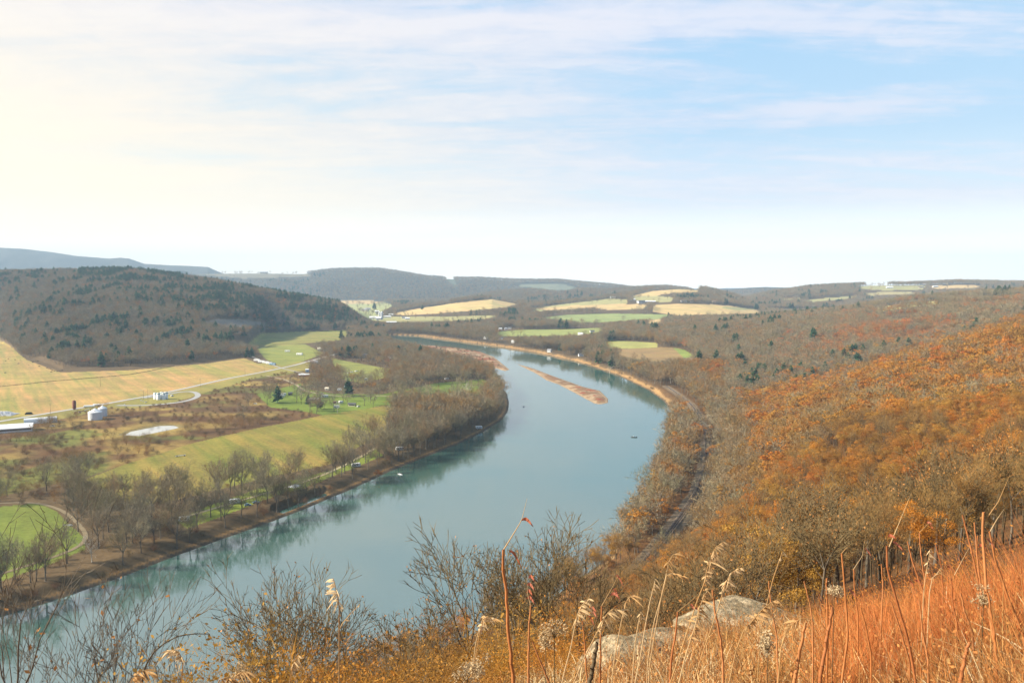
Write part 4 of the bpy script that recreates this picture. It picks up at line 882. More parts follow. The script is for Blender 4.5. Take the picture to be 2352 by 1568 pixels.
for i, (px, py, l_, hh) in enumerate(((183, 948, 9, 2.0), (194, 946, 11, 2.6))):
    x, y = spot(px, py, 5); o = empty('farm_machine', x, y, R(20 + 25 * i), ['rusty auger on wheels beside the rusty silo', 'grey conveyor leaning by the grain bins'][i], 'machine')
    MB().tube([(-l_/2, 0, .6), (l_/2, 0, .6 + hh)], .35).build('auger_tube', B['rust_metal' if i == 0 else 'grey_metal'], o); MB().box(-l_/2-1, -l_/2+1, -1, 1, .2, 1.4, .7).build('hopper', B['red_paint' if i == 0 else 'concrete'], o)
    MB().tube([(l_*.1, -1, .3), (l_*.15, 0, 1.4), (l_*.1, 1, .3)], .1).build('frame', B['grey_metal'], o)
    for yy_ in (-1, 1): wheel(o, l_*.1, yy_, .5)
# heap of pale blocks at the left edge of the tan field
x, y = spot(8, 952, 14, 'heap of white blocks'); rr_ = np.random.RandomState(3); m = MB()
for i in range(420):
    a, q = rr_.uniform(-15, 13), rr_.uniform(-9, 9); h_ = max(0, 3.4 * (1 - (q / 9.5) ** 2) * (1 - max(0, a - 4) / 10)); s_ = rr_.uniform(.4, 1.0)
    m.box(a - s_, a + s_, q - s_ * .7, q + s_ * .7, h_ - .8, h_ + rr_.uniform(.05, .5), .7)
o = m.build('block_heap', paint('heap_stone', (.68, .69, .74), .9, .1, .6, 1.6)); o.location = (x, y, hgt(x, y)); tag(o, 'heap of pale grey blocks at the left edge of the tan field', 'heap')
m = MB().box(-4, 4, -2, 2, 0, 2.2, .6); o = m.build('tarpaulin_heap', B['tyre_black']); x, y = at(66, 951); o.location = (x, y, hgt(x, y)); o.rotation_euler[2] = .3; tag(o, 'black tarpaulin heap at the end of the pale block heap', 'heap')
car(120, 979, R(10), 'white pickup on the dirt yard right of the tunnel shed', pickup=True, name='pickup_truck', cat='pickup')
# tank group on the loop drive
for i, (dx, dy, h_) in enumerate(((-5.5, 1.5, 8.0), (0, -2.5, 8.4), (1.0, 5.0, 8.4), (5.8, -1, 8.4), (6.0, 6.0, 8.4))):
    if i == 0: bx_, by_ = spot(366, 917, 12, 'white tanks')
    lab = ['leftmost white upright tank inside the loop drive', 'front middle white upright tank inside the loop drive', 'rear middle white upright tank inside the loop drive', 'front right white upright tank inside the loop drive', 'rear right white upright tank inside the loop drive'][i]
    o = empty('upright_tank', bx_ + dx, by_ + dy, 0, lab, 'tank', 'white upright tanks inside the loop drive')
    MB().lathe([(2.3, -.4), (2.3, h_), (.01, h_ + .5)], 24).build('drum', B['white_paint'], o, True); MB().lathe([(2.34, h_ * .88), (2.36, h_ * .9), (2.36, h_ * .95), (2.34, h_ * .97)], 24).build('band', B['green_trim'], o)
    MB().tube([(0, -2.4, 0), (0, -2.4, h_)], .08).build('ladder', B['grey_metal'], o)
for i, (px, py, s_) in enumerate(((324, 920, 1.), (329, 922, .8), (335, 924, 1.), (395, 910, 1.6), (286, 930, .8))):
    x, y = at(px, py); o = empty('concrete_block', x, y, .3 * i, ['left small white block under the lamp pole', 'middle small white block under the lamp pole', 'right small white block under the lamp pole', 'white pump box inside the loop drive', 'white block on the verge left of the loop drive'][i], 'block')
    MB().box(-s_, s_, -s_ * .6, s_ * .6, -.2, s_).build('block', B['concrete'], o); MB().box(-s_*.6, s_*.6, -s_*.35, s_*.35, s_, s_*1.25).build('cap', B['white_paint'], o)
def pole(px, py, h_, label, lamp=False, rz=0, name='utility_pole', cat='pole', cross=True, group=None):
    x, y = at(px, py); o = empty(name, x, y, rz, label, cat, group); LM.append((px, py, label)); MB().tube([(0, 0, -.3), (0, 0, h_)], [.17, .11], 6).build('post', B['pole_wood'], o)
    if lamp: MB().tube([(0, 0, h_ - .4), (-1.2, 0, h_ + .4), (-3.2, 0, h_ + .5)], .07, 5).build('arm', B['grey_metal'], o); MB().box(-4.0, -3.0, -.25, .25, h_ + .38, h_ + .6).build('lamp_head', B['grey_metal'], o)
    elif cross: MB().box(-1.2, 1.2, -.06, .06, h_ - .9, h_ - .7).build('crossarm', B['pole_wood'], o)
pole(340, 921, 15, 'tall lamp pole left of the white tanks', True, .3, 'lamp_pole', 'lamp pole')
pole(330, 918, 12, 'shorter lamp pole beside the tall one at the loop drive', True, .1, 'lamp_pole', 'lamp pole')
for i, (px, py, h_) in enumerate(((116, 950, 11), (231, 888, 13), (460, 888, 12), (563, 864, 12), (700, 828, 11), (617, 916, 11), (607, 853, 10))):
    pole(px, py, h_, ['utility pole beside the road near the tunnel shed', 'utility pole standing out in the tan field', 'utility pole beside the road right of the loop drive', 'utility pole beside the road before the trailers', 'utility pole on the green field by the white trailers', 'pale utility pole left of the yellow bus camp', 'utility pole at the road junction'][i], rz=.7, group='utility poles')
# field fence
fp = [at(*p) for p in [(-40, 894), (0, 888), (60, 882), (116, 876), (200, 869), (260, 864), (300, 860), (340, 853), (372, 846), (400, 841)]]
fp = np.array(fp); d_ = np.r_[0, np.cumsum(np.linalg.norm(np.diff(fp, axis=0), axis=1))]; o = empty('field_fence', fp[0][0], fp[0][1], 0, 'long dark wire fence with weeds crossing the tan field', 'fence', z=5.)
pm, wm = MB(), MB(); S_ = np.arange(0, d_[-1], 7.); fx, fy = np.interp(S_, d_, fp[:, 0]), np.interp(S_, d_, fp[:, 1]); fz = height(fx, fy)
for a in range(min(100, len(S_))): q = MB().tube([(fx[a] - fp[0][0], fy[a] - fp[0][1], fz[a] - 5.3), (fx[a] - fp[0][0], fy[a] - fp[0][1], fz[a] - 3.7)], .12, 4); q.build('post', B['pole_wood'], o)
for hh in (.5, .9, 1.25): wm.tube(np.stack([fx - fp[0][0], fy - fp[0][1], fz - 5 + hh], 1), .03, 3)
wm.build('wire', B['tyre_black'], o)
wg = np.random.RandomState(5); n_ = 5200; sx = wg.rand(n_) * d_[-1]; cx_ = np.interp(sx, d_, fp[:, 0]) - fp[0][0] + wg.normal(size=n_) * .35; cy_ = np.interp(sx, d_, fp[:, 1]) - fp[0][1] + wg.normal(size=n_) * .35
vz = height(cx_ + fp[0][0], cy_ + fp[0][1]) - 5; sv = slivers(wg, np.stack([cx_, cy_, vz], 1), np.tile((0, 0, 1.), (n_, 1)), np.full(n_, 1.1), n_, .09, .5, 0)
o2 = link('weeds', mesh_np('weeds', sv[0], [sv[1]], [M['bark_dark']]), o); tag(o2, kind='stuff')
# cattle
def cow_mesh():
    me = bpy.data.meshes.new('cow'); v = [(0, 0, 1.0), (.45, 0, 1.05), (.85, 0, 1.1), (1.15, 0, 1.2), (1.45, 0, 1.0), (1.65, 0, .85), (-.45, 0, 1.02), (-.8, 0, 1.1), (-1.0, 0, 1.0), (-1.05, 0, .5)]
    e = [(0, 1), (1, 2), (2, 3), (3, 4), (4, 5), (0, 6), (6, 7), (7, 8), (8, 9)]; r = [.40, .40, .36, .22, .17, .10, .38, .30, .07, .04]
    for px_, sd_ in ((.75, 1), (.75, -1), (-.75, 1), (-.75, -1)):
        k = len(v); b0 = 2 if px_ > 0 else 7; v += [(px_, .2 * sd_, .75), (px_ - .05, .2 * sd_, .4), (px_, .2 * sd_, .0)]; e += [(b0, k), (k, k + 1), (k + 1, k + 2)]; r += [.16, .08, .07]
    for sd_ in (1, -1): k = len(v); v.append((1.32, .22 * sd_, 1.12)); e.append((4, k)); r.append(.05)
    me.from_pydata(v, e, []); ob = bpy.data.objects.new('cow', me); col.objects.link(ob); md = ob.modifiers.new('skin', 'SKIN')
    for i, q in enumerate(me.skin_vertices[0].data): q.radius = (r[i], r[i] * (1.05 if i < 3 or i in (6, 7) else 1)); q.use_root = (i == 0)
    ob.modifiers.new('sub', 'SUBSURF').levels = 1; ob.modifiers['sub'].render_levels = 1
    dg = bpy.context.evaluated_depsgraph_get(); dg.update(); out = bpy.data.meshes.new_from_object(ob.evaluated_get(dg)); bpy.data.objects.remove(ob); out.materials.clear(); out.materials.append(B['hide_black']); out.name = 'cow'; return out
cowm = cow_mesh()
CW = [(19, 825, .3, 'black cow third from the left in the upper row on the pasture'), (35, 827, 2.9, 'black cow in the middle of the upper row on the pasture'), (46, 828, 1.2, 'black calf beside the middle cow of the upper row'), (53, 820, .2, 'topmost black cow on the pasture'), (13, 830, 2.0, 'small black cow near the left edge of the pasture'),
      (42, 836, .5, 'black cow below the middle of the herd'), (66, 839, 1.4, 'black calf halfway between the herd and the wood'), (75, 833, .3, 'black cow right of the upper row'), (87, 830, 3.0, 'black cow nearest the wood edge, alone'), (90, 842, .1, 'black cow just above the crowded feeding line'), (12, 857, .1, 'lone black cow low on the left of the pasture'),
      (108, 846, .2, 'leftmost cow of the crowded feeding line'), (112, 848, .6, 'second cow of the crowded feeding line'), (117, 849, 2.8, 'third cow of the crowded feeding line'), (120, 851, .3, 'fourth cow of the crowded feeding line'), (125, 853, .1, 'fifth cow of the crowded feeding line'), (131, 854, .5, 'sixth cow of the crowded feeding line'), (137, 854, 3.1, 'seventh cow of the crowded feeding line'), (142, 852, .4, 'rightmost cow of the crowded feeding line'), (118, 855, .2, 'cow lying just below the crowded feeding line')]
for px, py, a, lab in CW:
    x, y = at(px, py); o = link('cow', cowm, None, (x, y, hgt(x, y))); s_ = .75 if 'calf' in lab else 1.25; o.scale = (s_,) * 3; o.rotation_euler[2] = a; tag(o, lab, 'cow', 'black cattle on the pasture')
# trailers by the lane
for i, (px, py) in enumerate(((590, 829), (600, 832), (610, 834), (618, 836), (626, 838))):
    trailer(px, py, 12, R(-18), ['leftmost long white trailer of the row by the field lane', 'second long white trailer from the left in the row by the field lane', 'middle long white trailer of the row by the field lane', 'second long trailer from the right in the row by the field lane', 'rightmost long blue-grey trailer of the row by the field lane'][i], name='long_trailer', body='white_paint' if i < 4 else 'blue_paint', Hh=3.0, W=3.2, group='long trailers by the field lane')
trailer(660, 808, 11, R(-5), 'white trailer at the top of the green trailer field', Hh=3.2, W=3.5, name='mobile_home', cat='mobile home', band=False)
trailer(688, 815, 13, R(-15), 'white mobile home in the middle of the green trailer field', Hh=3.4, W=4, name='mobile_home', cat='mobile home', band=False)
house(737, 806, 13, 9, 4.5, 3.5, R(10), 'cream house among bare trees near the road end', wall='cream', roof='cream', chim=True)
house(838, 820, 12, 8, 4, 3, R(-20), 'pale house in front of the dark wood', wall='stone_beige', chim=True)
barn(892, 828, 9, 9, 4, 4.2, R(75), 'small red barn with a white roof below the wood', wall='red_paint', roof='white_paint', name='small_barn')
barn(722, 834, 13, 6, 2.6, 1.6, R(15), 'low grey-roofed shed beside the road end', roof='grey_roof', name='low_shed', cat='shed')
house(698, 864, 16, 6, 2.6, 1.5, R(20), 'long low house with a white roof and red wall by the camp lane', wall='red_paint', roof='white_paint', name='low_house')
house(706, 854, 5, 5, 4, 1.2, R(0), 'narrow pale blue shed by the camp thicket', 'shed', 'blue_paint', 'grey_metal', name='garden_shed', nwin=1)
for i, (px, py) in enumerate(((800, 857), (808, 855), (818, 853))):
    x, y = at(px, py); o = empty('pallet_stack', x, y, .4 * i, ['left stack of white boards on the upper meadow', 'middle stack of white boards on the upper meadow', 'right stack of white boards on the upper meadow'][i], 'board stack')
    for k_ in range(3): MB().box(-2.4 + k_ * .3, 2.4 - k_ * .2, -1.0, 1.0, .1 + k_ * .5, .45 + k_ * .5).build('board', B['white_paint'], o)
car(808, 873, R(20), 'teal car on the camp lawn above the pine', 'teal_paint'); car(740, 904, R(10), 'white car on the camp lane', 'white_paint')
house(751, 896, 5, 4, 2.4, 1.8, R(0), 'tiny round-roofed beige hut beside the camp lane', 'hut', 'cream', 'cream', name='hut', nwin=1)
trailer(797, 890, 8, R(10), 'white trailer behind the green pine in the camp', name='camping_trailer'); trailer(803, 896, 8, R(25), 'white trailer just right of the green pine in the camp'); trailer(780, 897, 6, R(0), 'short white trailer left of the green pine in the camp')
x, y = spot(626, 896, 8, 'yellow bus'); o = empty('old_bus', x, y, R(12), 'yellow bus parked on the brown scrub above the camp', 'bus')
MB().box(-5.5, 4.2, -1.2, 1.2, .6, 3.0, .94).build('body', B['bus_yellow'], o); MB().box(4.2, 5.6, -1.0, 1.0, .6, 1.7, .85).build('hood', B['bus_yellow'], o); MB().box(-5, 4, -1.23, -1.14, 1.8, 2.5).build('window_row', B['glass_dark'], o)
for wx in (-3.6, 3.9):
    for wy in (-1.1, 1.1): wheel(o, wx, wy, .5, .3)
trailer(646, 912, 8.5, R(28), 'white trailer under trees at the left end of the camp'); trailer(651, 908, 7, R(20), 'second white trailer beside the one at the left end of the camp')
house(667, 907, 5, 4, 2.6, 1.2, R(10), 'dark shed right of the left camp trailers', 'shed', 'dark_roof', 'dark_roof', name='dark_shed', nwin=1)
trailer(722, 920, 12, R(24), 'longest white trailer in the middle of the camp', W=3.4); trailer(746, 913, 9, R(14), 'white trailer right of the longest one in the camp', Hh=3)
trailer(773, 937, 7, R(8), 'white trailer on the lawn edge above the long field'); trailer(783, 926, 5.5, R(40), 'round-fronted white trailer behind the pale tree'); trailer(769, 926, 5, R(15), 'small red trailer behind the white one at the lawn edge', body='red_paint', band=False, Hh=1.8)
o = barn(809, 932, 8, 6, 2.6, 1.0, R(-5), 'open shelter with dark roof at the edge of the long field', wall='cream', roof='dark_roof', name='open_shelter', cat='shelter')
car(823, 934, R(60), 'white car right of the open shelter'); car(586 - 0, 935 - 7, R(0), 'white car half hidden in scrub left of the camp')
trailer(841, 873, 6, R(10), 'pale trailer beyond the rusty tree in the camp'); car(869, 882, R(0), 'dark car under bare trees in the camp', 'dark_roof')
car(1079, 927, R(10), 'white car alone under trees near the point'); trailer(1100, 985, 7, R(10), 'pale trailer close to the water at the point'); trailer(1026, 872, 6, R(20), 'small white trailer deep in the point trees')
trailer(918, 1034, 7, R(20), 'white trailer by the river below the point trees')
trailer(423, 1197, 6.5, R(22), 'white camping trailer nearest the lower left river bank', Hh=2.5); trailer(539, 1156, 7, R(25), 'white camping trailer by the river, second from the left')
car(569, 1161, R(20), 'blue-grey car right of the riverside trailers', 'blue_paint'); car(588, 1155, R(15), 'dark blue car right of the blue-grey one by the river', 'blue_paint')
x, y = spot(676, 1125, 6, 'canopy tent'); o = empty('canopy_tent', x, y, R(20), 'white canopy tent on posts among the riverside trees', 'tent')
MB().lathe([(5.6, 2.7), (.01, 4.3)], 4).build('canopy', B['white_paint'], o)
for a in range(4): t = a * 1.5708; MB().tube([(5.1 * math.cos(t), 5.1 * math.sin(t), -.2), (5.1 * math.cos(t), 5.1 * math.sin(t), 2.8)], .08).build('post', B['grey_metal'], o)
trailer(818, 1072, 7, R(24), 'white trailer half hidden by trees right of the canopy tent')
x, y = at(415, 1048); o = empty('irrigation_boom', x, y, R(35), 'white boom lying on the upper edge of the long field', 'farm machine'); MB().tube([(-4, 0, .8), (4, 0, .9)], .3).build('boom', B['white_paint'], o)
for a in (-3, 3): wheel(o, a, -.5, .5)
x, y = at(157, 1206); m = MB()
for i in range(14): a, q = rr_.uniform(-2.6, 2.6), rr_.uniform(-1.4, 1.4); s_ = rr_.uniform(.4, .8); m.box(a - s_, a + s_, q - s_ * .7, q + s_ * .7, -.2, s_ * .8, .6)
o = m.build('stone_pile', B['concrete']); o.location = (x, y, hgt(x, y)); tag(o, 'pale stone pile beside the lane of the lower left meadow', 'stone pile')
# right bank, valley and far farms
V3 = [(1149, 757, 10, 'left house of the three above the river bend'), (1162, 757, 9, 'middle house of the three above the river bend'), (1171, 755, 10, 'right house of the three above the river bend'), (1334, 769, 14, 'large white house in the valley wood'), (1342, 773, 12, 'white annex below the large house in the valley wood'), (1360, 763, 12, 'white house right of the large one in the valley wood'),
      (1116, 778, 9, 'left white cabin on the far river bank'), (1137, 777, 9, 'middle white cabin on the far river bank'), (1150, 779, 10, 'right white cabin on the far river bank'), (1179, 787, 8, 'small cabin close above the far bank'), (1262, 808, 8, 'grey cabin beside the lone pine on the right bank'), (1334, 818, 9, 'grey cabin half hidden on the right bank')]
for i, (px, py, L, lab) in enumerate(V3): house(px, py, L, 7.5, 3.4, 2.6, R(rr_.uniform(-30, 30)), lab, 'house' if 'cabin' not in lab else 'cabin', roof=['white_paint', 'grey_roof', 'dark_roof'][i % 3], clear=30, name='cabin' if 'cabin' in lab else 'house')
FAR = [(1474, 696, 34, 14, 7, 5, 'white_paint', 'dark_roof', 'white barn with dark roof on the hill farm'), (1466, 696, 14, 12, 6, 4, 'white_paint', 'white_paint', 'small white barn at the left of the hill farm'), (1494, 695, 44, 14, 5, 4, 'dark_roof', 'white_paint', 'long barn with white roof at the right of the hill farm'), (1454, 690, 20, 10, 6, 4, 'white_paint', 'white_paint', 'white farmhouse above the hill farm'), (1407, 685, 24, 12, 6, 4, 'white_paint', 'white_paint', 'white farmhouse at the left end of the hill fields'),
       (1571, 693, 28, 12, 5, 4, 'grey_metal', 'grey_roof', 'grey barn in the trees right of the hill farm'), (1586, 693, 20, 11, 6, 4, 'white_paint', 'white_paint', 'white house right of the hill farm trees'), (1640, 695, 16, 10, 6, 4, 'cream', 'white_paint', 'small pale house at the foot of the dark hill'),
       (1748, 702, 66, 14, 5, 3, 'dark_roof', 'white_paint', 'long white-roofed barn, left of the pair beyond the valley pines'), (1778, 702, 60, 14, 5, 3, 'dark_roof', 'white_paint', 'long white-roofed barn, right of the pair beyond the valley pines'), (1676, 745, 22, 11, 5, 4, 'cream', 'white_paint', 'cream cottage in the clearing under the valley pines'),
       (1871, 722, 22, 10, 5, 4, 'white_paint', 'white_paint', 'white barn at the foot of the twin silos'), (1931, 718, 16, 9, 5, 3, 'white_paint', 'grey_metal', 'pale house right of the twin silos'),
       (2043, 662, 38, 14, 7, 5, 'white_paint', 'white_paint', 'white farmhouse on the right-hand skyline field'), (2148, 660, 34, 14, 6, 5, 'white_paint', 'white_paint', 'white barn right on the skyline field'), (2116, 661, 30, 12, 5, 4, 'cream', 'grey_roof', 'low barn between the two white ones on the skyline field'), (2180, 652, 26, 12, 6, 4, 'cream', 'grey_roof', 'pale house on the right skyline'),
       (839, 714, 34, 14, 6, 5, 'white_paint', 'grey_roof', 'left white barn of the far village'), (845, 712, 26, 12, 7, 5, 'grey_metal', 'grey_roof', 'grey barn of the far village'), (866, 718, 20, 11, 7, 4, 'white_paint', 'white_paint', 'white house at the top of the far village'), (869, 722, 18, 10, 6, 4, 'white_paint', 'grey_roof', 'white house in the middle of the far village'), (876, 724, 20, 10, 6, 4, 'white_paint', 'white_paint', 'white house at the right of the far village'),
       (862, 733, 40, 14, 6, 5, 'white_paint', 'white_paint', 'long white barn beside the far village silos'), (870, 735, 18, 12, 6, 5, 'white_paint', 'white_paint', 'white barn in front of the far village silos'), (889, 730, 30, 10, 5, 3, 'grey_metal', 'white_paint', 'low white shed right of the far village silos'), (898, 726, 18, 10, 6, 4, 'white_paint', 'white_paint', 'white house right of the low shed in the far village'), (899, 742, 36, 9, 4, 3, 'white_paint', 'white_paint', 'long white shed below the far village'), (928, 732, 14, 9, 5, 3, 'white_paint', 'grey_roof', 'left house of the pair by the far pine'), (936, 734, 16, 9, 5, 3, 'white_paint', 'white_paint', 'right house of the pair by the far pine')]
for px, py, L, W, h_, rh, wl, rf, lab in FAR: barn(px, py, L, W, h_, rh, R(rr_.uniform(-15, 15)), lab, wl, rf, 'farm_building', cat='house' if 'house' in lab or 'cottage' in lab else 'barn')
for px, py, r, h_, lab in ((1880, 722, 4.0, 21, 'left tall white silo with a domed top in the valley'), (1897, 721, 4.4, 25, 'right tall white silo with a domed top in the valley'), (872, 733, 4, 24, 'left grey silo of the far village'), (877, 734, 4, 26, 'right grey silo of the far village')):
    x, y = spot(px, py, 8, lab); o = empty('farm_silo', x, y, 0, lab, 'silo'); MB().lathe([(r, -1), (r, h_)], 20).build('wall', B['concrete' if px > 1000 else 'grey_metal'], o, True)
    MB().lathe([(r * math.cos(t), h_ + r * math.sin(t)) for t in np.linspace(0, 1.56, 7)], 20).build('dome', B['white_paint'], o, True)
for i, (px, py) in enumerate(((606, 628), (622, 628), (672, 627), (700, 628), (712, 628))):
    barn(px, py, [70, 60, 80, 50, 45][i], 30, 9, 8, 0, ['leftmost distant shed on the far blue ridge', 'second distant shed on the far blue ridge', 'longest distant barn on the far blue ridge', 'distant farmhouse on the far blue ridge', 'rightmost distant barn on the far blue ridge'][i], 'cream', 'grey_roof', 'distant_barn')
# boats and docks
def boat(px, py, L, rz, label, people=1, hull='dark_roof'):
    x, y = gz(px, py, 0.); o = empty('motor_boat', x, y, rz, label, 'boat', z=0); LM.append((px, py, label))
    st = [(-L/2, .85, .0), (-L*.1, .95, 0), (L*.25, .75, .06), (L*.42, .35, .15), (L/2, .03, .3)]; v = []
    for a, w, k_ in st: v += [(a, -w, .55 + k_), (a, -w * .75, -.1), (a, w * .75, -.1), (a, w, .55 + k_), (a, w * .85, .5 + k_), (a, w * .68, .08), (a, -w * .68, .08), (a, -w * .85, .5 + k_)]
    q = [(j * 8 + i, j * 8 + (i + 1) % 8, j * 8 + 8 + (i + 1) % 8, j * 8 + 8 + i) for j in range(4) for i in range(8)]
    MB().add(v, [q, [(0, 7, 6, 1), (1, 6, 5, 2), (2, 5, 4, 3)]]).build('hull', B[hull], o)
    for a in (-L*.25, L*.1): MB().box(a-.2, a+.2, -.6, .6, .08, .42).build('seat', B['grey_metal'], o)
    MB().box(-L/2-.35, -L/2, -.18, .18, -.1, .95, .8).build('motor', B['tyre_black'], o)
    for k_ in range(people): person(x, y, rz, -L*.25 + k_ * L * .35, ['person in dark jacket seated at the motor of the nearer boat', 'person in pale jacket standing in the nearer boat', 'person in dark clothes seated in the farther boat'][k_ if px > 1300 else 2], k_ == 1)
def person(bx_, by_, rz, off, label, stand):
    me = bpy.data.meshes.new('person'); 
    if stand: v = [(0, 0, .95), (0, 0, 1.2), (0, 0, 1.42), (0, 0, 1.55), (0, 0, 1.7), (0, .1, .5), (0, .1, .08), (0, -.1, .5), (0, -.1, .08), (0, .2, 1.4), (.12, .26, 1.15), (.3, .2, 1.1), (0, -.2, 1.4), (.12, -.26, 1.15), (.3, -.2, 1.1)]
    else: v = [(0, 0, .5), (0, 0, .75), (0, 0, .98), (0, 0, 1.1), (0, 0, 1.25), (.42, .1, .52), (.45, .1, .1), (.42, -.1, .52), (.45, -.1, .1), (0, .2, .95), (.1, .26, .72), (.3, .2, .65), (0, -.2, .95), (-.15, -.26, .75), (-.35, -.2, .7)]
    e = [(0, 1), (1, 2), (2, 3), (3, 4), (0, 5), (5, 6), (0, 7), (7, 8), (2, 9), (9, 10), (10, 11), (2, 12), (12, 13), (13, 14)]; r = [.16, .16, .15, .06, .11, .085, .06, .085, .06, .07, .05, .035, .07, .05, .035]
    me.from_pydata(v, e, []); ob = bpy.data.objects.new('tmp', me); col.objects.link(ob); ob.modifiers.new('skin', 'SKIN')
    for i, q in enumerate(me.skin_vertices[0].data): q.radius = (r[i], r[i]); q.use_root = (i == 0)
    ob.modifiers.new('sub', 'SUBSURF').levels = 1; dg = bpy.context.evaluated_depsgraph_get(); dg.update(); out = bpy.data.meshes.new_from_object(ob.evaluated_get(dg)); bpy.data.objects.remove(ob)
    out.materials.clear(); out.materials.append(B['white_paint' if stand else 'blue_paint']); x = bx_ + math.cos(rz) * off; y = by_ + math.sin(rz) * off
    o = link('person', out, None, (x, y, .06)); o.rotation_euler[2] = rz; tag(o, label, 'person')
boat(1456, 1004, 5.6, R(172), 'nearer open boat drifting on the wide river', 2); boat(1203, 934, 4.2, R(80), 'farther small dark boat near the left bank', 1)
for px, py, L, a, lab in ((1507, 1086, 6, R(0), 'lower pale dock at the right bank'), (1509, 1080, 6, R(8), 'middle pale dock at the right bank'), (1519, 1066, 5, R(10), 'upper small dock at the right bank'), (919, 1092 - 2, 6, R(-60), 'small dock on the left bank')):
    x, y = gz(px, py, 0.); o = empty('river_dock', x, y, a, lab, 'dock', z=0); MB().box(-L/2, L/2, -1, 1, .35, .5).build('deck', B['white_paint'], o)
    for wx in (-L/2+.3, L/2-.3):
        for wy in (-.9, .9): MB().tube([(wx, wy, -2), (wx, wy, .9)], .08).build('post', B['pole_wood'], o)
# keep trees clear of the buildings
_k = np.ones(len(P), bool)
for x, y, c in KEEP: _k &= (np.hypot(P[:, 0] - x, (P[:, 1] - y) * .8) > c) & ~((np.abs(P[:, 0] - x * P[:, 1] / y) < c * .8) & (P[:, 1] < y) & (P[:, 1] > y - c * 2.2))
P = P[_k]
# single trees that stand out
def solo(px, py, kind, s, label, cat, i=0, keep=0):
    global P
    x, y = at(px, py); z = hgt(x, y)
    if keep: P = P[np.hypot(P[:, 0] - x, P[:, 1] - y) > keep]
    place_thing(kind, i, x, y, z - .2, s, px * .7, KMERGE.get(kind, kind).replace(' ', '_'), label, cat, None); LM.append((px, py, label))
SOLO = [(800, 910, 'pine', 1.05, 'dark green pine among the camp trailers', 'pine tree', 0, 8), (638, 925, 'pine', .95, 'broad dark pine at the left end of the camp lawn', 'pine tree', 1, 8), (708, 932, 'pine', .62, 'small dark pine at the edge of the scrub', 'pine tree', 2, 6), (735, 940, 'pine', .6, 'dark bushy pine right of the small one at the scrub edge', 'pine tree', 3, 6),
        (872, 832, 'gold', .75, 'golden tree beside the pale house', 'golden tree', 0, 12), (963, 838, 'gold', .7, 'golden tree near the back channel', 'golden tree', 1, 12), (858, 890, 'gold', .6, 'rusty gold tree between the camp trailers', 'golden tree', 1, 6), (1286, 806, 'pine', .75, 'lone dark pine on the right bank', 'pine tree', 1, 15), (970, 712, 'pine', 1.1, 'lone pine by the far houses', 'pine tree', 2, 10), (860, 712, 'pine', 1.9, 'big pine in the far village', 'pine tree', 0, 10),
        (1070, 920, 'white', 1.15, 'wide pale sycamore on the bright lawn at the point', 'sycamore', 0, 18), (1545, 1030, 'white', .9, 'pale sycamore leaning over the right bank', 'sycamore', 1, 9), (1552, 1075, 'white', .9, 'pale sycamore between the docks and the railway', 'sycamore', 0, 9), (1540, 880, 'white', .9, 'pale sycamore at the bend of the railway', 'sycamore', 0, 9), (1645, 1100, 'white', .8, 'pale bare tree right of the railway', 'sycamore', 1, 9), (1400, 860, 'white', .8, 'pale sycamore on the far right bank', 'sycamore', 1, 9), (1510, 1190, 'white', .85, 'pale sycamore where the railway leaves the slope', 'sycamore', 1, 7),
        (211, 1290, 'white', .75, 'white dead tree at the lower left bank', 'sycamore', 1, 10), (775, 948, 'white', .75, 'pale slim tree at the top of the long field', 'sycamore', 0, 6), (290, 1225, 'thicket_grey', 2.6, 'wide grey thicket tree at the corner of the long field', 'thicket', 0, 9), (340, 1225, 'bare_fine', 1.1, 'bare tree right of the wide thicket at the field corner', 'bare tree', 1, 7), (484, 1187, 'bare_fine', 1.25, 'spreading bare tree between the two lower riverside trailers', 'bare tree', 2, 10), (35, 1330, 'bare_fine', 1.15, 'bare tree at the lower left edge of the meadow', 'bare tree', 3, 9), (865, 1100, 'oak', .5, 'low bush on the left river bank', 'bush', 0, 4)]
for a in SOLO: solo(*a)
used_ = np.zeros(len(P), bool)
for mk in sorted(set(KMERGE.values())):
    ids = [i for i, k in enumerate(KN) if KMERGE[k] == mk]
    cand = np.nonzero(np.isin(P[:, 3], ids) & (P[:, 5] > 0) & (P[:, 5] < 2352) & (P[:, 6] < 1600))[0]
    cand = cand[np.argsort(P[cand, 1] / P[cand, 4])][:285]
    for j in cand:
        x, y, z, k, s, px, py, r = P[j]; kind = KN[int(k)]; rg_ = region(x, y, px, py - 8 * FP / y * s, kind); sz_ = 'tall ' if s > np.median(P[cand, 4]) * 1.08 else ('small ' if s < np.median(P[cand, 4]) * .9 else '')
        place_thing(kind, int(r * 997), x, y, z - .2, s, r * 40, mk.replace(' ', '_'), sz_ + LOOK[kind] + ' ' + rg_, mk, sz_ + LOOK[kind] + 's ' + rg_)
        used_[j] = True
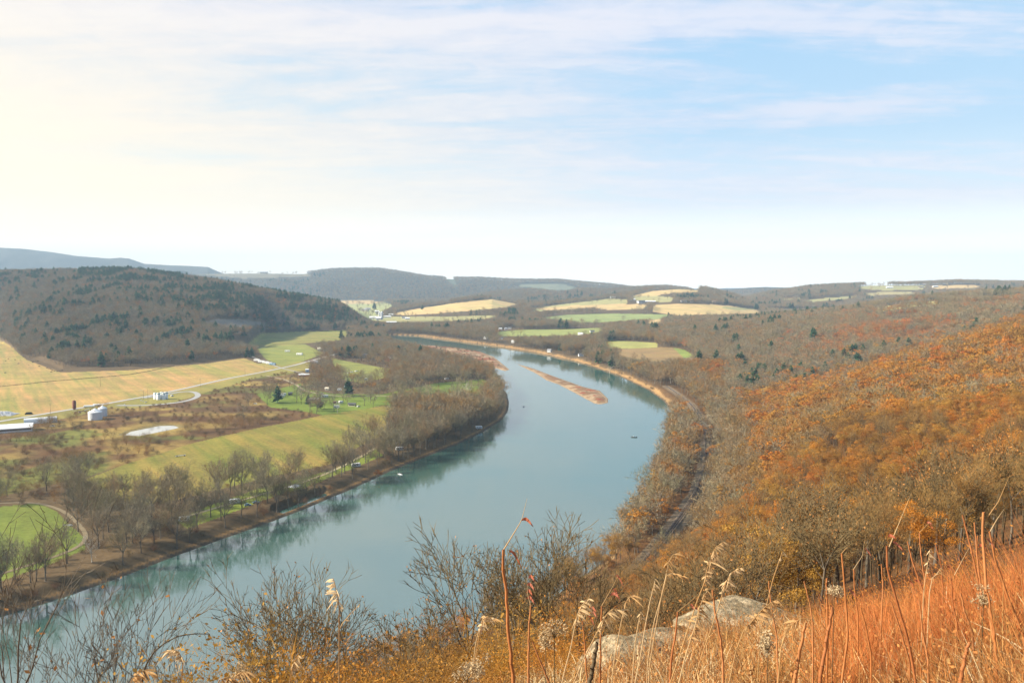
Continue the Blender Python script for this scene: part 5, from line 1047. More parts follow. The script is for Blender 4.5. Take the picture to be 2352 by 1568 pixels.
def gn_wood(name, label, cat, Q, kinds):
    """one object whose geometry nodes stand a tree on every point"""
    me = bpy.data.meshes.new(name); me.vertices.add(len(Q)); me.vertices.foreach_set('co', np.ascontiguousarray(Q[:, :3] - (0, 0, .2), np.float32).ravel())
    a = me.attributes.new('sc', 'FLOAT', 'POINT'); a.data.foreach_set('value', Q[:, 4].astype(np.float32))
    a = me.attributes.new('rz', 'FLOAT', 'POINT'); a.data.foreach_set('value', (Q[:, 7] * 40).astype(np.float32))
    srcs = [w for k in kinds for (_, _, w) in PROTO[k]]
    off, o_ = {}, 0
    for k in kinds: off[k] = o_; o_ += len(PROTO[k])
    ix = np.array([off[KN[int(k)]] + int(r * 7919) % len(PROTO[KN[int(k)]]) for k, r in zip(Q[:, 3], Q[:, 7])], np.int32)
    a = me.attributes.new('ix', 'INT', 'POINT'); a.data.foreach_set('value', ix)
    ob = link(name, me); tag(ob, label, cat, kind='stuff')
    ng = bpy.data.node_groups.new(name, 'GeometryNodeTree'); ng.interface.new_socket('Geometry', in_out='INPUT', socket_type='NodeSocketGeometry'); ng.interface.new_socket('Geometry', in_out='OUTPUT', socket_type='NodeSocketGeometry')
    gi, go = ng.nodes.new('NodeGroupInput'), ng.nodes.new('NodeGroupOutput'); g2i = ng.nodes.new('GeometryNodeGeometryToInstance'); L = ng.links
    for w in reversed(srcs):
        so = SRC.get(w.name)
        if so is None: so = SRC[w.name] = bpy.data.objects.new(w.name, w)
        oi = ng.nodes.new('GeometryNodeObjectInfo'); oi.inputs['Object'].default_value = so; oi.inputs['As Instance'].default_value = True
        L.new(oi.outputs['Geometry'], g2i.inputs[0])
    def nattr(nm, t): q = ng.nodes.new('GeometryNodeInputNamedAttribute'); q.data_type = t; q.inputs[0].default_value = nm; return q.outputs[0]
    ip = ng.nodes.new('GeometryNodeInstanceOnPoints'); L.new(gi.outputs[0], ip.inputs['Points'])
    # g2i wraps all sources in one instance; pick from the joined set instead
    jn = ng.nodes.new('GeometryNodeJoinGeometry'); ng.nodes.remove(g2i)
    for oi in [q for q in ng.nodes if q.bl_idname == 'GeometryNodeObjectInfo']: L.new(oi.outputs['Geometry'], jn.inputs[0])
    L.new(jn.outputs[0], ip.inputs['Instance']); ip.inputs['Pick Instance'].default_value = True
    L.new(nattr('ix', 'INT'), ip.inputs['Instance Index']); 
    cx = ng.nodes.new('ShaderNodeCombineXYZ'); L.new(nattr('rz', 'FLOAT'), cx.inputs[2]); L.new(cx.outputs[0], ip.inputs['Rotation'])
    L.new(nattr('sc', 'FLOAT'), ip.inputs['Scale']); L.new(ip.outputs[0], go.inputs[0])
    md = ob.modifiers.new('stand', 'NODES'); md.node_group = ng
    return ob
SRC = {}
Q = P[~used_]
for nm, lab, cat, kinds in (('bare_woodland', 'leafless grey-brown woodland spread over the hills and valley', 'woodland', ['bare', 'bare_warm', 'bare_fine', 'wood_fine']),
                            ('oak_woodland', 'rusty orange oak wood covering the right-hand slopes', 'oak wood', ['oak', 'oak_far', 'oak_fine']),
                            ('pine_woodland', 'dark green pines scattered through the grey woods', 'pine wood', ['pine']),
                            ('scrubland', 'brown shrubs and thickets on the rough ground', 'scrub', ['leafy_shrub', 'sapling', 'shrub', 'thicket', 'thicket_grey'])):
    kinds = [k for k in kinds if (Q[:, 3] == KI[k]).any()]
    q = Q[np.isin(Q[:, 3], [KI[k] for k in kinds])]
    if len(q): gn_wood(nm, lab, cat, q, kinds)
# ------------------------------------------------------------ foreground on the lookout slope
def near_at(px, py): return at(px, py, 1.5)
def P3(px, py, d): return np.array(unp(px, py, d))
def rock(name, cx, cy, size, seed, label, squash=(1, 1, 1), dz=0., rot=0.):
    rg = np.random.RandomState(seed); n = 72; th = np.linspace(0, np.pi, n); ph = np.linspace(0, 2 * np.pi, 2 * n, endpoint=False)
    T_, Ph = np.meshgrid(th, ph, indexing='ij'); d = np.stack([np.sin(T_) * np.cos(Ph), np.sin(T_) * np.sin(Ph), np.cos(T_)], -1).reshape(-1, 3)
    r = np.full(len(d), 1e9)
    for k in range(15):                        # cut planes give flat faces and broken edges
        q = rg.normal(size=3); q[2] = abs(q[2]) * 1.2 if k % 3 == 0 else q[2]; q /= np.linalg.norm(q); c = d @ q; r = np.where(c > .05, np.minimum(r, rg.uniform(.62, .98) / np.maximum(c, .05)), r)
    r = np.minimum(r, 1.15); r *= 1 + .055 * fbm(d[:, 0] * 3 + seed, d[:, 1] * 3 + d[:, 2] * 4, seed, 5) + .03 * fbm(d[:, 0] * 3, d[:, 2] * 22, seed + 3, 3)
    v = d * r[:, None] * size * np.array(squash); idx_ = np.arange(n * 2 * n).reshape(n, 2 * n); nx_ = np.roll(idx_, -1, 1)
    f = np.stack([idx_[:-1], idx_[1:], nx_[1:], nx_[:-1]], -1).reshape(-1, 4)
    me = mesh_np(name, v, [f], [M['rock']]); o = link(name, me, None, (cx, cy, hgt(cx, cy) + dz)); o.rotation_euler = (0, 0, rot); tag(o, label, 'boulder'); return o
m_, n, b = mat('lichen_rock', .95, .1); pos = n.new('ShaderNodeTexCoord').outputs['Object']
c = n.mix(n.ramp(n.noise(pos, 5.5, 7, .72), [(.42, 0), (.58, 1)]), (.25, .18, .10), (.62, .48, .30)); c = n.mix(n.ramp(n.noise(pos, 9, 5, .7), [(.45, 0), (.62, 1)]), c, (.22, .18, .11))
lay = n.noise(n.mapping(pos, scale=(1.2, 1.2, 9), rot=(.15, .1, 0)), 2.0, 5, .6); c = n.mix(n.ramp(lay, [(.40, .55), (.5, 0)]), c, (.13, .10, .065))
n.l.new(c, b.inputs['Base Color']); bb = n.new('ShaderNodeBump', {'Strength': 1.0, 'Distance': .12, 'Height': n.mix(.5, lay, n.noise(pos, 14, 6, .7))}); n.l.new(bb.outputs[0], b.inputs['Normal']); M['rock'] = m_
rock('boulder', 1.18, 8.2, .66, 3, 'large flat-topped lichen boulder in the dry grass at the lower right centre', (1.05, .9, .62), -.10, .5)
rock('boulder', 1.66, 8.9, .42, 5, 'second pale boulder joined behind the right side of the large one', (1.2, .8, .55), .0, .2)
rock('boulder', 3.15, 11.2, .62, 9, 'smaller boulder partly hidden by brush to the right of the large pair', (1.35, .8, .6), .32, .1)
# dry grass and wiry brush: one mass nobody could count
def brush_height(px): return np.interp(px, [300, 900, 1200, 1500, 1800, 2050, 2352, 2700], [.22, .28, .34, .36, .42, .50, .74, .90])
def ribbons(rg, X_, Y_, Ln, wid, bend, seg=5, updev=.35):
    n_ = len(X_); Z_ = height(X_, Y_) - .03; p = np.stack([X_, Y_, Z_], 1); a = rg.rand(n_) * 6.283; el = np.abs(rg.normal(size=n_)) * updev
    d = np.stack([np.cos(a) * np.sin(el), np.sin(a) * np.sin(el), np.cos(el)], 1); bd = np.stack([np.cos(a + rg.normal(size=n_) * .6), np.sin(a + rg.normal(size=n_) * .6), -.35 * np.ones(n_)], 1) * (bend * rg.rand(n_))[:, None]
    sd_ = np.cross(d, rg.normal(size=(n_, 3))); sd_ /= np.linalg.norm(sd_, axis=1, keepdims=True); V = []
    for i in range(seg + 1):
        w = (wid * (1 - (i / seg) ** 1.5 * .9))[:, None]; V += [p - sd_ * w, p + sd_ * w]
        p = p + d * (Ln / seg)[:, None]; d = d + bd / seg; d /= np.linalg.norm(d, axis=1, keepdims=True)
    v = np.stack(V, 1).reshape(-1, 3); b0 = (np.arange(n_) * 2 * (seg + 1))[:, None]
    f = np.concatenate([np.concatenate([b0 + 2*i, b0 + 2*i + 1, b0 + 2*i + 3, b0 + 2*i + 2], 1) for i in range(seg)]); return v, f
def brush_pts(rg, n_, dmin, dmax, pxa, pxb):
    d = dmin * (dmax / dmin) ** rg.rand(n_); px = rg.uniform(pxa, pxb, n_); x = (px - 1176) / FP * d * 1.02; return x, d, px
rg = np.random.RandomState(77)
def brush_obj(name, label, mat_, n_, dr, pr, lf, wid, bend, updev, seed, clump=0., seg=5):
    rg = np.random.RandomState(seed); x, y, px = brush_pts(rg, n_, *dr, *pr)
    if clump: k = fbm(x / .45, y / .45, seed, 2) + .35 * rg.normal(size=n_) > clump - .3; x, y, px = x[k], y[k], px[k]
    edge = 12.5 + 2.5 * np.interp(px, [1200, 2352], [-1, 1]); k = y < edge + rg.normal(size=len(y)) * .5; x, y, px = x[k], y[k], px[k]
    h_ = brush_height(px) * lf * rg.uniform(.45, 1.25, len(x)); v, f = ribbons(rg, x, y, h_, np.full(len(x), wid) * rg.uniform(.6, 1.4, len(x)), bend, seg, updev)
    o = link(name, mesh_np(name, v, [f], [mat_])); tag(o, label, 'dry grass', kind='stuff'); return o
def var_mat(name, cols, s=2.5, tr=.35):     # colour varies from blade to blade by place
    m_, n, b = mat(name, .75, .15); pos = n.new('ShaderNodeNewGeometry').outputs['Position']; rp = n.new('ShaderNodeNewGeometry').outputs['Random Per Island']
    f = n.math('ADD', n.math('MULTIPLY', rp, .40), n.math('MULTIPLY_ADD', n.noise(pos, s, 4, .7), 1.5, -.42)); c = n.ramp(f, [(.2 + .6 * i / (len(cols) - 1), q) for i, q in enumerate(cols)])
    n.l.new(c, b.inputs['Base Color']); t = n.new('ShaderNodeBsdfTranslucent'); n.l.new(c, t.inputs[0]); mx = n.new('ShaderNodeMixShader', {0: tr, 1: b.outputs[0], 2: t.outputs[0]})
    n.l.new(mx.outputs[0], [q for q in n.n if q.type == 'OUTPUT_MATERIAL'][0].inputs[0]); return m_
VM = dict(straw=var_mat('straw_blades', [(.20, .10, .03), (.46, .24, .07), (.66, .42, .17), (.78, .58, .30), (.82, .68, .42)], 1.4), wire=var_mat('wiry_stems', [(.28, .10, .035), (.50, .20, .06), (.62, .27, .08), (.55, .34, .13)]), brown=var_mat('brown_stems', [(.10, .05, .025), (.22, .11, .045), (.36, .18, .06)]))
brush_obj('dry_grass', 'straw-coloured dry grass matted over the lower right slope', VM['straw'], 34000, (2.0, 13.5), (950, 2600), .7, .0038, 2.8, .7, 1)
brush_obj('wiry_brush', 'fine rust-orange wiry brush standing over the dry grass at the right', VM['wire'], 20000, (2.4, 16), (1350, 2700), 1.0, .0022, .9, .34, 2, seg=4)
brush_obj('brown_stems', 'dark brown dead stems between the dry grass', VM['brown'], 20000, (2.2, 15), (1000, 2700), .9, .0026, .6, .45, 3, seg=4)
brush_obj('broad_blades', 'pale curling grass blades at the bottom edge', VM['straw'], 7500, (2.0, 9), (900, 2600), .8, .0075, 3.0, .5, 4, seg=8)
brush_obj('curled_litter', 'matted curled litter of broken straw between the stalks', VM['straw'], 16000, (2.0, 11), (950, 2600), .42, .0045, 5.0, 1.1, 14, seg=6)
brush_obj('rust_weeds', 'rust-red weeds crowding the right edge', var_mat('rust_weed', [(.40, .12, .04), (.62, .20, .06), (.70, .30, .09)]), 26000, (4.5, 16), (1900, 2750), 1.15, .0022, 1.1, .38, 6, seg=4)
x, y, px = brush_pts(rg, 14000, 2.3, 14, 950, 2650); z = height(x, y) + brush_height(px) * rg.rand(len(x)) ** .7 * .95
v, f = leaves(rg, np.stack([x, y, z], 1), .011, .02); o = link('dead_leaves', mesh_np('dead_leaves', v, [f], [VM['wire']])); tag(o, 'small curled dead leaves caught in the brush', 'dead leaves', kind='stuff')
# stalks traced on the slope, each with its own depth
def curve(pts, d, n_=14):
    p = np.array([P3(a, b_, d) for a, b_ in pts]); s = np.r_[0, np.cumsum(np.linalg.norm(np.diff(p, axis=0), axis=1))]; t = np.linspace(0, s[-1], n_)
    return np.stack([np.interp(t, s, p[:, i]) for i in range(3)], 1)
def rooted(p):                                # continue the traced line down to the ground
    x, y, z = p[-1]; g_ = hgt(x, y) - .05
    if z <= g_: return p
    d = p[-1] - p[-3]; d = d / max(1e-6, np.linalg.norm(d)); d[1] *= .2; k = max(2, int((z - g_) / .15)); dz = (z - g_) / k; q = [p[-1] + np.array([d[0] * .35 * (1 - i / k), 0, 0]) * dz * i - np.array([0, 0, dz * i]) for i in range(1, k + 1)]
    return np.concatenate([p, q])
def stalk(pts, d, r, label, tip=None, name='red_stalk', m_='stalk', leaf=None, seed=0, cat='plant stalk'):
    p = rooted(curve(pts, d)); rg = random.Random(seed + int(pts[0][0])); root = p[-1]; o = bpy.data.objects.new(name, None); col.objects.link(o); o.location = root; o.empty_display_size = .1; tag(o, label, cat, 'upright red stalks' if m_ == 'stalk' else None)
    p = p[::-1] - root; k = len(p); r *= .62; rr = np.linspace(r * 1.15, r * .7, k); rr[2::5] *= 1.1
    for i in range(1, k): p[i] += np.array([rg.uniform(-1, 1), rg.uniform(-1, 1), 0]) * r * .35
    MB().tube(p, rr, 8).build('stem', M[m_], o, True)
    if tip:
        t = curve(tip, d, 12)[::1] - root; MB().tube(t, np.linspace(r * .42, r * .06, len(t)), 5).build('tip', M['straw'], o, True)
    for q in (leaf or []):
        c = P3(*q, d) - root; rs_ = np.random.RandomState(int(q[0])); v = []; w = np.array([.010, 0, .004]); L_ = rs_.uniform(.03, .055); a = rs_.uniform(-.5, .9)
        for i in range(6): t_ = i / 5; cc = c + np.array([math.cos(a) * L_ * t_, .01 * math.sin(t_ * 5), math.sin(a) * L_ * t_ - .04 * t_ * t_]); ww = .006 * math.sin(math.pi * (t_ * .85 + .1)); v += [cc + (0, -ww * .5, -ww), cc + (0, ww * .5, ww)]
        link('leaf', mesh_np('leaf', np.array(v), [np.array([(2*i, 2*i+1, 2*i+3, 2*i+2) for i in range(5)])], [M['redleaf']]), o)
    return o
def c8(a, b_): return (1715 + a * .336, 1041.2 + b_ * .336)
def c7(a, b_): return (1102.5 + a * .336, 1041.2 + b_ * .336)
def c6(a, b_): return (551.2 + a * .336, 1041.2 + b_ * .336)
def c5(a, b_): return (a * .336, 1041.2 + b_ * .336)
ST = [(c7, [(163, 655), (152, 745), (178, 900), (190, 1150), (208, 1350), (232, 1570)], 2.9, .0105, [(163, 655), (240, 530), (285, 455), (322, 305)], [(285, 455), (200, 665)], 'thickest tall red stalk, broken at the top, left of the middle'),
 (c7, [(346, 1035), (335, 1200), (331, 1400), (330, 1570)], 3.2, .0075, [(346, 1035), (325, 960), (320, 850)], [(330, 850), (320, 900), (318, 950), (320, 990)], 'red stalk with pink curled leaves right of the thickest one'),
 (c7, [(832, 1040), (826, 1200), (820, 1560)], 3.6, .0075, [(832, 1040), (900, 920), (950, 820)], [(930, 833), (910, 925), (890, 970)], 'red stalk in front of the large boulder, topped by pink leaves'),
 (c7, [(700, 1140), (715, 1300), (732, 1560)], 3.8, .006, [(700, 1140), (745, 1050)], [(750, 1060), (760, 1090), (740, 1110)], 'slim red stalk at the left end of the boulder'),
 (c7, [(1352, 1080), (1335, 1250), (1305, 1420)], 4.2, .0085, [(1352, 1080), (1450, 1000), (1500, 950)], [(1435, 1040), (1450, 1060)], 'red stalk in front of the boulder gap with a leaning tip'),
 (c7, [(1588, 930), (1610, 1100), (1642, 1250), (1662, 1420)], 4.0, .0095, None, [], 'blunt red stalk between the two boulders'),
 (c7, [(360, 1285), (400, 1390), (475, 1570)], 3.0, .006, None, [], 'short leaning red stalk at the bottom left of the boulder'),
 (c8, [(1622, 400), (1613, 560), (1625, 760), (1642, 960), (1690, 1300), (1705, 1560)], 3.9, .013, [(1622, 470), (1720, 330), (1800, 145)], [(1640, 580), (1590, 640)], 'tallest red stalk near the right edge with a long slanting tip'),
 (c8, [(955, 630), (963, 780), (1020, 1000), (1100, 1250), (1155, 1560)], 3.6, .010, [(965, 660), (1040, 480), (1125, 272)], [(965, 575), (1000, 605)], 'red stalk with one pink leaf and a long tip left of the twin trunks'),
 (c8, [(650, 680), (665, 850), (682, 1050), (690, 1250), (650, 1560)], 3.8, .009, [(650, 680), (700, 625)], [(700, 930)], 'crooked red stalk left of the middle of the red brush'),
 (c8, [(1660, 530), (1690, 700), (1780, 960), (1896, 1250)], 4.0, .010, [(1665, 530), (1710, 450), (1765, 372)], [], 'red stalk leaning right beside the tallest one'),
 (c8, [(1098, 600), (1140, 760), (1205, 930)], 5.0, .009, None, [(1150, 868), (1110, 870)], 'red stalk leaning right below the twin trunks'),
 (c8, [(1476, 420), (1512, 560), (1580, 850), (1600, 980)], 5.0, .010, None, [], 'red stalk slanting behind the tallest one'),
 (c8, [(1556, 470), (1572, 650), (1602, 930)], 4.8, .009, None, [], 'blunt straight red stalk left of the tallest one'),
 (c8, [(1180, 540), (1190, 680), (1216, 850)], 5.2, .008, [(1180, 540), (1240, 480), (1295, 425)], [(1230, 482), (1245, 490)], 'red stalk with a red leaf just below the twin trunks'),
 (c8, [(546, 850), (545, 960), (552, 1060)], 4.4, .009, None, [], 'short blunt red stalk left of the crooked one'),
 (c8, [(586, 1045), (560, 1200), (500, 1565)], 3.0, .0115, None, [], 'thick red stalk leaning left at the bottom'),
 (c8, [(400, 1150), (372, 1300), (328, 1565)], 3.0, .0115, None, [], 'thick red stalk leaning left beside the arching grass'),
 (c8, [(1462, 950), (1490, 1080), (1545, 1220)], 3.9, .009, None, [], 'red stalk in the yellow grass on the right'),
 (c8, [(1522, 1285), (1490, 1400), (1458, 1570)], 2.8, .011, None, [], 'short thick red stalk at the bottom right'),
 (c8, [(988, 1010), (1050, 1200), (1115, 1430)], 3.7, .007, None, [], 'slim red stalk beside the pink-leaved one'),
 (c8, [(390, 870), (430, 1010), (450, 1150)], 4.4, .007, None, [], 'slim red stalk at the left side of the red brush'),
 (c8, [(920, 755), (932, 900), (925, 1050)], 5.0, .007, None, [], 'slim upright red stalk amid the red brush'),
 (c8, [(1400, 850), (1405, 1000), (1440, 1180)], 4.6, .008, [(1420, 830), (1500, 680), (1540, 610)], [], 'red stalk with a leaning tip in the right-hand brush'),
 (c8, [(1290, 620), (1330, 760), (1340, 900)], 5.4, .007, None, [(1370, 770)], 'faint red stalk right of the twin trunks'),
 (c8, [(730, 790), (740, 940), (760, 1100)], 4.8, .007, [(730, 790), (790, 700), (812, 560)], [(808, 648)], 'red stalk with a curved tip right of the crooked one'),
 (c8, [(1180, 1000), (1200, 1200), (1240, 1400)], 3.9, .008, None, [], 'slim red stalk in the middle of the yellow grass'),
 (c8, [(150, 870), (170, 1050), (205, 1250)], 4.2, .007, None, [], 'slim red stalk behind the drooping pale plume'),
 (c8, [(1580, 560), (1575, 720), (1590, 880)], 5.2, .007, None, [], 'thin red stalk hidden left of the tallest one'),
 (c8, [(780, 1050), (820, 1200), (850, 1380)], 3.8, .007, None, [], 'slim red stalk low in the middle of the brush'),
 (c8, [(1650, 950), (1690, 1200), (1710, 1400)], 3.6, .010, None, [], 'thick red stalk under the seed head at the right')]
for fn, pts, d, r, tip, lf, lab in ST: stalk([fn(*q) for q in pts], d, r, lab, [fn(*q) for q in tip] if tip else None, leaf=[fn(*q) for q in lf])
stalk([c7(*q) for q in [(802, 1290), (772, 1450), (748, 1570)]], 2.6, .012, 'thick dark brown stalk at the foot of the large boulder', name='dark_stalk', m_='bark_dark')
# tall grass with drooping seed plumes
def plume(head, stem, d, label, n_=26, L=.075, side=1, cat='grass plume'):
    hd = curve(head, d, 16); st = rooted(curve(stem, d, 12)); root = st[-1].copy(); o = bpy.data.objects.new('plume_grass', None); col.objects.link(o); o.location = root; o.empty_display_size = .1; tag(o, label, cat, 'tall pale grasses with seed plumes')
    al = np.concatenate([hd, st[1:]])[::-1] - root; MB().tube(al, np.linspace(.0032, .0010, len(al)), 5).build('stem', M['straw'], o)
    rs_ = np.random.RandomState(int(head[0][0])); V, F, k = [], [], 0
    n_ = int(n_ * 1.7); L *= .8
    for i in range(n_):
        t = i / n_ * (len(hd) - 1); j = int(t); c = hd[j] + (hd[min(j+1, len(hd)-1)] - hd[j]) * (t - j) - root; ln = L * rs_.uniform(.7, 1.2) * (.55 + .45 * math.sin(math.pi * min(1, (i + 3) / n_)))
        a = rs_.uniform(-1.3, .5); ln *= rs_.uniform(.35, 1.0); dr = np.array([side * math.cos(a) * rs_.choice([1, 1, 1, -.5]), rs_.uniform(-.8, .8), math.sin(a) - .1]); w = .0032
        for q in range(4):
            s0, s1 = q / 4, (q + 1) / 4; A = c + dr * ln * s0 + np.array([0, 0, -.35 * ln * s0 * s0]); Bp = c + dr * ln * s1 + np.array([0, 0, -.35 * ln * s1 * s1]); w0, w1 = w * math.sin(math.pi * (s0 * .85 + .08)), w * math.sin(math.pi * (s1 * .85 + .08))
            V += [A + (0, 0, w0), A - (0, w0, w0), Bp - (0, w1, w1), Bp + (0, 0, w1)]; F.append((k, k+1, k+2, k+3)); k += 4
    link('seed_head', mesh_np('seed_head', np.array(V), [np.array(F)], [M['straw']]), o)
    return o
PL = [(c7, [(1668, 603), (1610, 640), (1575, 720), (1550, 800), (1535, 880)], [(1535, 880), (1480, 1020), (1430, 1180), (1350, 1420), (1300, 1570)], 3.1, 34, 1, 'tallest pale plume grass standing before the wood'),
 (c7, [(1565, 925), (1530, 970), (1500, 1060), (1470, 1180), (1440, 1270)], [(1440, 1270), (1400, 1400), (1360, 1570)], 2.9, 30, 1, 'dense pale plume just below the tallest one'),
 (c7, [(1790, 778), (1720, 810), (1680, 880), (1650, 980), (1630, 1050)], [(1630, 1050), (1590, 1170), (1530, 1340), (1460, 1560)], 3.4, 28, 1, 'pale plume grass right of the tallest one'),
 (c7, [(1368, 675), (1320, 690), (1290, 740), (1275, 820)], [(1275, 820), (1240, 980), (1190, 1150), (1150, 1400)], 3.6, 16, 1, 'thin plume grass left of the tallest one'),
 (c7, [(1412, 862), (1370, 830), (1310, 818), (1275, 835)], [(1275, 835), (1235, 1000), (1200, 1200), (1160, 1450)], 3.5, 12, 1, 'plume bending right above the boulder'),
 (c7, [(748, 990), (700, 1030), (670, 1090), (650, 1170)], [(650, 1170), (620, 1330), (580, 1480), (560, 1570)], 3.2, 20, 1, 'pale plume left of the boulder'),
 (c7, [(962, 1075), (910, 1058), (870, 1090), (840, 1150), (800, 1220)], [(800, 1220), (720, 1380), (640, 1570)], 3.0, 22, 1, 'pale arching plume in front of the boulder'),
 (c7, [(1060, 965), (1020, 980), (995, 1020)], [(995, 1020), (960, 1180), (920, 1400), (900, 1570)], 3.4, 10, 1, 'small plume over the middle of the boulder'),
 (c7, [(1200, 855), (1180, 940), (1160, 1020)], [(1160, 1020), (1130, 1180), (1100, 1370), (1060, 1570)], 3.3, 6, 1, 'nearly bare straw stem over the boulder'),
 (c7, [(1100, 1080), (1085, 1150)], [(1085, 1150), (1060, 1300), (1040, 1570)], 3.2, 3, 1, 'plain straw stem crossing the boulder'),
 (c7, [(95, 1130), (50, 1110), (20, 1130), (0, 1180)], [(0, 1180), (-30, 1300), (-60, 1570)], 3.4, 12, 1, 'small plume left of the thickest red stalk'),
 (c8, [(215, 995), (160, 1020), (100, 1070), (40, 1140), (-20, 1210)], [(-20, 1210), (-70, 1340), (-120, 1570)], 2.9, 40, 1, 'dense drooping pale plume right of the boulders'),
 (c8, [(245, 670), (220, 740)], [(220, 740), (180, 860), (145, 1000), (100, 1200)], 3.6, 3, 1, 'straight pale stem left of the red brush'),
 (c8, [(445, 1130), (370, 1125), (300, 1170), (265, 1230)], [(265, 1230), (235, 1330), (215, 1570)], 2.7, 8, -1, 'arching broad grass blade at the bottom'),
 (c8, [(1255, 650), (1240, 740), (1225, 820)], [(1225, 820), (1210, 960), (1200, 1150)], 4.6, 12, 1, 'small seed spike below the twin trunks'),
 (c8, [(1330, 780), (1300, 820), (1270, 850)], [(1270, 850), (1250, 950), (1240, 1150)], 4.6, 10, 1, 'pale seed spike right of the small one'),
 (c6, [(636, 850), (655, 920), (672, 1000), (678, 1060)], [(678, 1060), (676, 1200), (677, 1400), (678, 1570)], 3.0, 16, -1, 'lone thin plume against the water'),
 (c6, [(820, 1028), (760, 1090), (700, 1160), (680, 1200)], [(680, 1200), (678, 1350), (676, 1570)], 3.0, 2, 1, 'thin blade leaning right by the lone plume'),
 (c6, [(400, 1380), (370, 1420), (350, 1500)], [(350, 1500), (340, 1570)], 3.0, 12, 1, 'small plume at the bottom left of the middle'),
 (c6, [(1740, 1135), (1690, 1110), (1660, 1150), (1640, 1220)], [(1640, 1220), (1610, 1400), (1570, 1570)], 3.2, 14, 1, 'pale plume just left of the thickest red stalk'),
 (c5, [(1150, 1350), (1190, 1340), (1230, 1370), (1250, 1420)], [(1250, 1420), (1240, 1570)], 3.0, 22, -1, 'pale drooping plume at the lower left'),
 (c5, [(1040, 1500), (980, 1480), (940, 1500), (900, 1550)], [(900, 1550), (890, 1600)], 2.8, 20, 1, 'pale plume at the bottom left edge'),
 (c5, [(1700, 1490), (1650, 1490), (1610, 1520)], [(1610, 1520), (1590, 1600)], 2.8, 14, 1, 'pale plume low among rust leaves'), (c5, [(1590, 1545), (1540, 1530), (1500, 1545)], [(1500, 1545), (1480, 1600)], 2.8, 14, 1, 'short plume left of the one among rust leaves')]
for fn, hd, st, d, n_, sd_, lab in PL: plume([fn(*q) for q in hd], [fn(*q) for q in st], d, lab, n_, .07 if n_ > 15 else .055, sd_)
# fluffy seed heads
def fluff(px, py, d, r, label, seed):
    c = P3(px, py, d); g_ = hgt(c[0], c[1]); o = bpy.data.objects.new('seed_weed', None); col.objects.link(o); o.location = (c[0], c[1], g_); o.empty_display_size = .1; tag(o, label, 'weed', 'fluffy seed-headed weeds'); c0 = np.array([0, 0, c[2] - g_])
    rs_ = np.random.RandomState(seed); r *= .5; k = 12; C = c0 + rs_.normal(size=(k, 3)) * r * .55; m = MB(); m.tube([(0, 0, 0), c0 * .6, c0 - (0, 0, r)], [.004, .003, .002], 5)
    for q in C: m.tube([c0 - (0, 0, r), q], .0012, 3)
    m.build('stem', M['brush'], o); v, f = leaves(rs_, np.repeat(C, 34, 0), .005, .010); link('seed_fluff', mesh_np('seed_fluff', v, [f], [M['fluff']]), o)
for a in [(*c7(510, 1190), 3.6, .09, 'large cream seed head left of the boulder', 1), (*c7(450, 1260), 3.6, .07, 'cream seed head below the large one left of the boulder', 2), (*c6(1560, 1500), 3.1, .10, 'cream seed head left of the thickest red stalk at the bottom', 3), (*c6(1620, 1455), 3.2, .06, 'smaller cream seed head right of the bottom one', 4), (*c8(1620, 985), 3.9, .085, 'round cream seed head near the right edge', 5), (*c8(600, 945), 4.2, .06, 'cream seed head beside the short blunt stalk', 6), (*c8(145, 1300), 3.0, .06, 'pale seed head behind the thick leaning stalks', 9), (*c6(20, 1500), 3.0, .05, 'pale seed head at the bottom left', 11)]: fluff(*a)
# individual bare trees and saplings close below the lookout
def near_tree(px_top, py_top, px_b, d, label, seed, kw=None, nl=220, twn=2600, tw=.006, m1='bark', m2='twigs', leafmat='oak_near', lsz=.045, name='bare_tree', cat='bare tree', rb=1.0):
    x, y, zt = unp(px_top, py_top, d); xb = (px_b - 1176) / FP * d; zb = hgt(xb, d); Ht = zt - zb
    k = dict(trunk=.38, levels=6, limbs=4, ang=30, up=.22, ratio=.74, thick=.0075, first=.24, side=.7); k.update(kw or {})
    if d < 35 and name == 'bare_tree': k.update(trunk=.66, first=.125, ang=33, up=.12, ratio=.78, thick=.0055, levels=6, side=.38, limbs=4); twn = 600; nl = min(nl, 90)
    if d > 40 and nl < 2000: k.update(trunk=.50, first=.19, ang=40, up=.12, levels=5, side=.55, thick=.0075); twn = 1100
    g = grow(seed, Ht, **k); rs_ = np.random.RandomState(seed); t = g['lv'] <= 1
    for q in ('P0', 'P1', 'tp'):
        s_ = g[q][:, 2:3] / Ht; g[q] = g[q] + s_ ** 1.6 * np.array([[x - xb, 0, 0]])
    g['R0'] *= rb; g['R1'] *= rb; g['R1'] = np.maximum(g['R1'], .00026 * d); g['R0'] = np.maximum(g['R0'], .00032 * d)
    o = bpy.data.objects.new(name, None); col.objects.link(o); o.location = (xb, d, zb - .1); tag(o, label, cat)
    v, f = prisms(g['P0'][t], g['P1'][t], g['R0'][t], g['R1'][t], 8); link('trunk', mesh_np('trunk', v, [f], [M[m1]], smooth=True), o)
    a = prisms(g['P0'][~t], g['P1'][~t], g['R0'][~t], g['R1'][~t], 4); b_ = slivers(rs_, g['tp'], g['td'], g['tl'] * .95, twn, tw, .75); v, F = join(a, b_)
    link('crown', mesh_np('crown', v, F, [M[m2]]), o)
    if nl: v, f = leaves(rs_, g['tp'][rs_.randint(0, len(g['tp']), nl)], lsz, .06); link('leaves', mesh_np('leaves', v, [f], [M[leafmat]]), o)
    return o
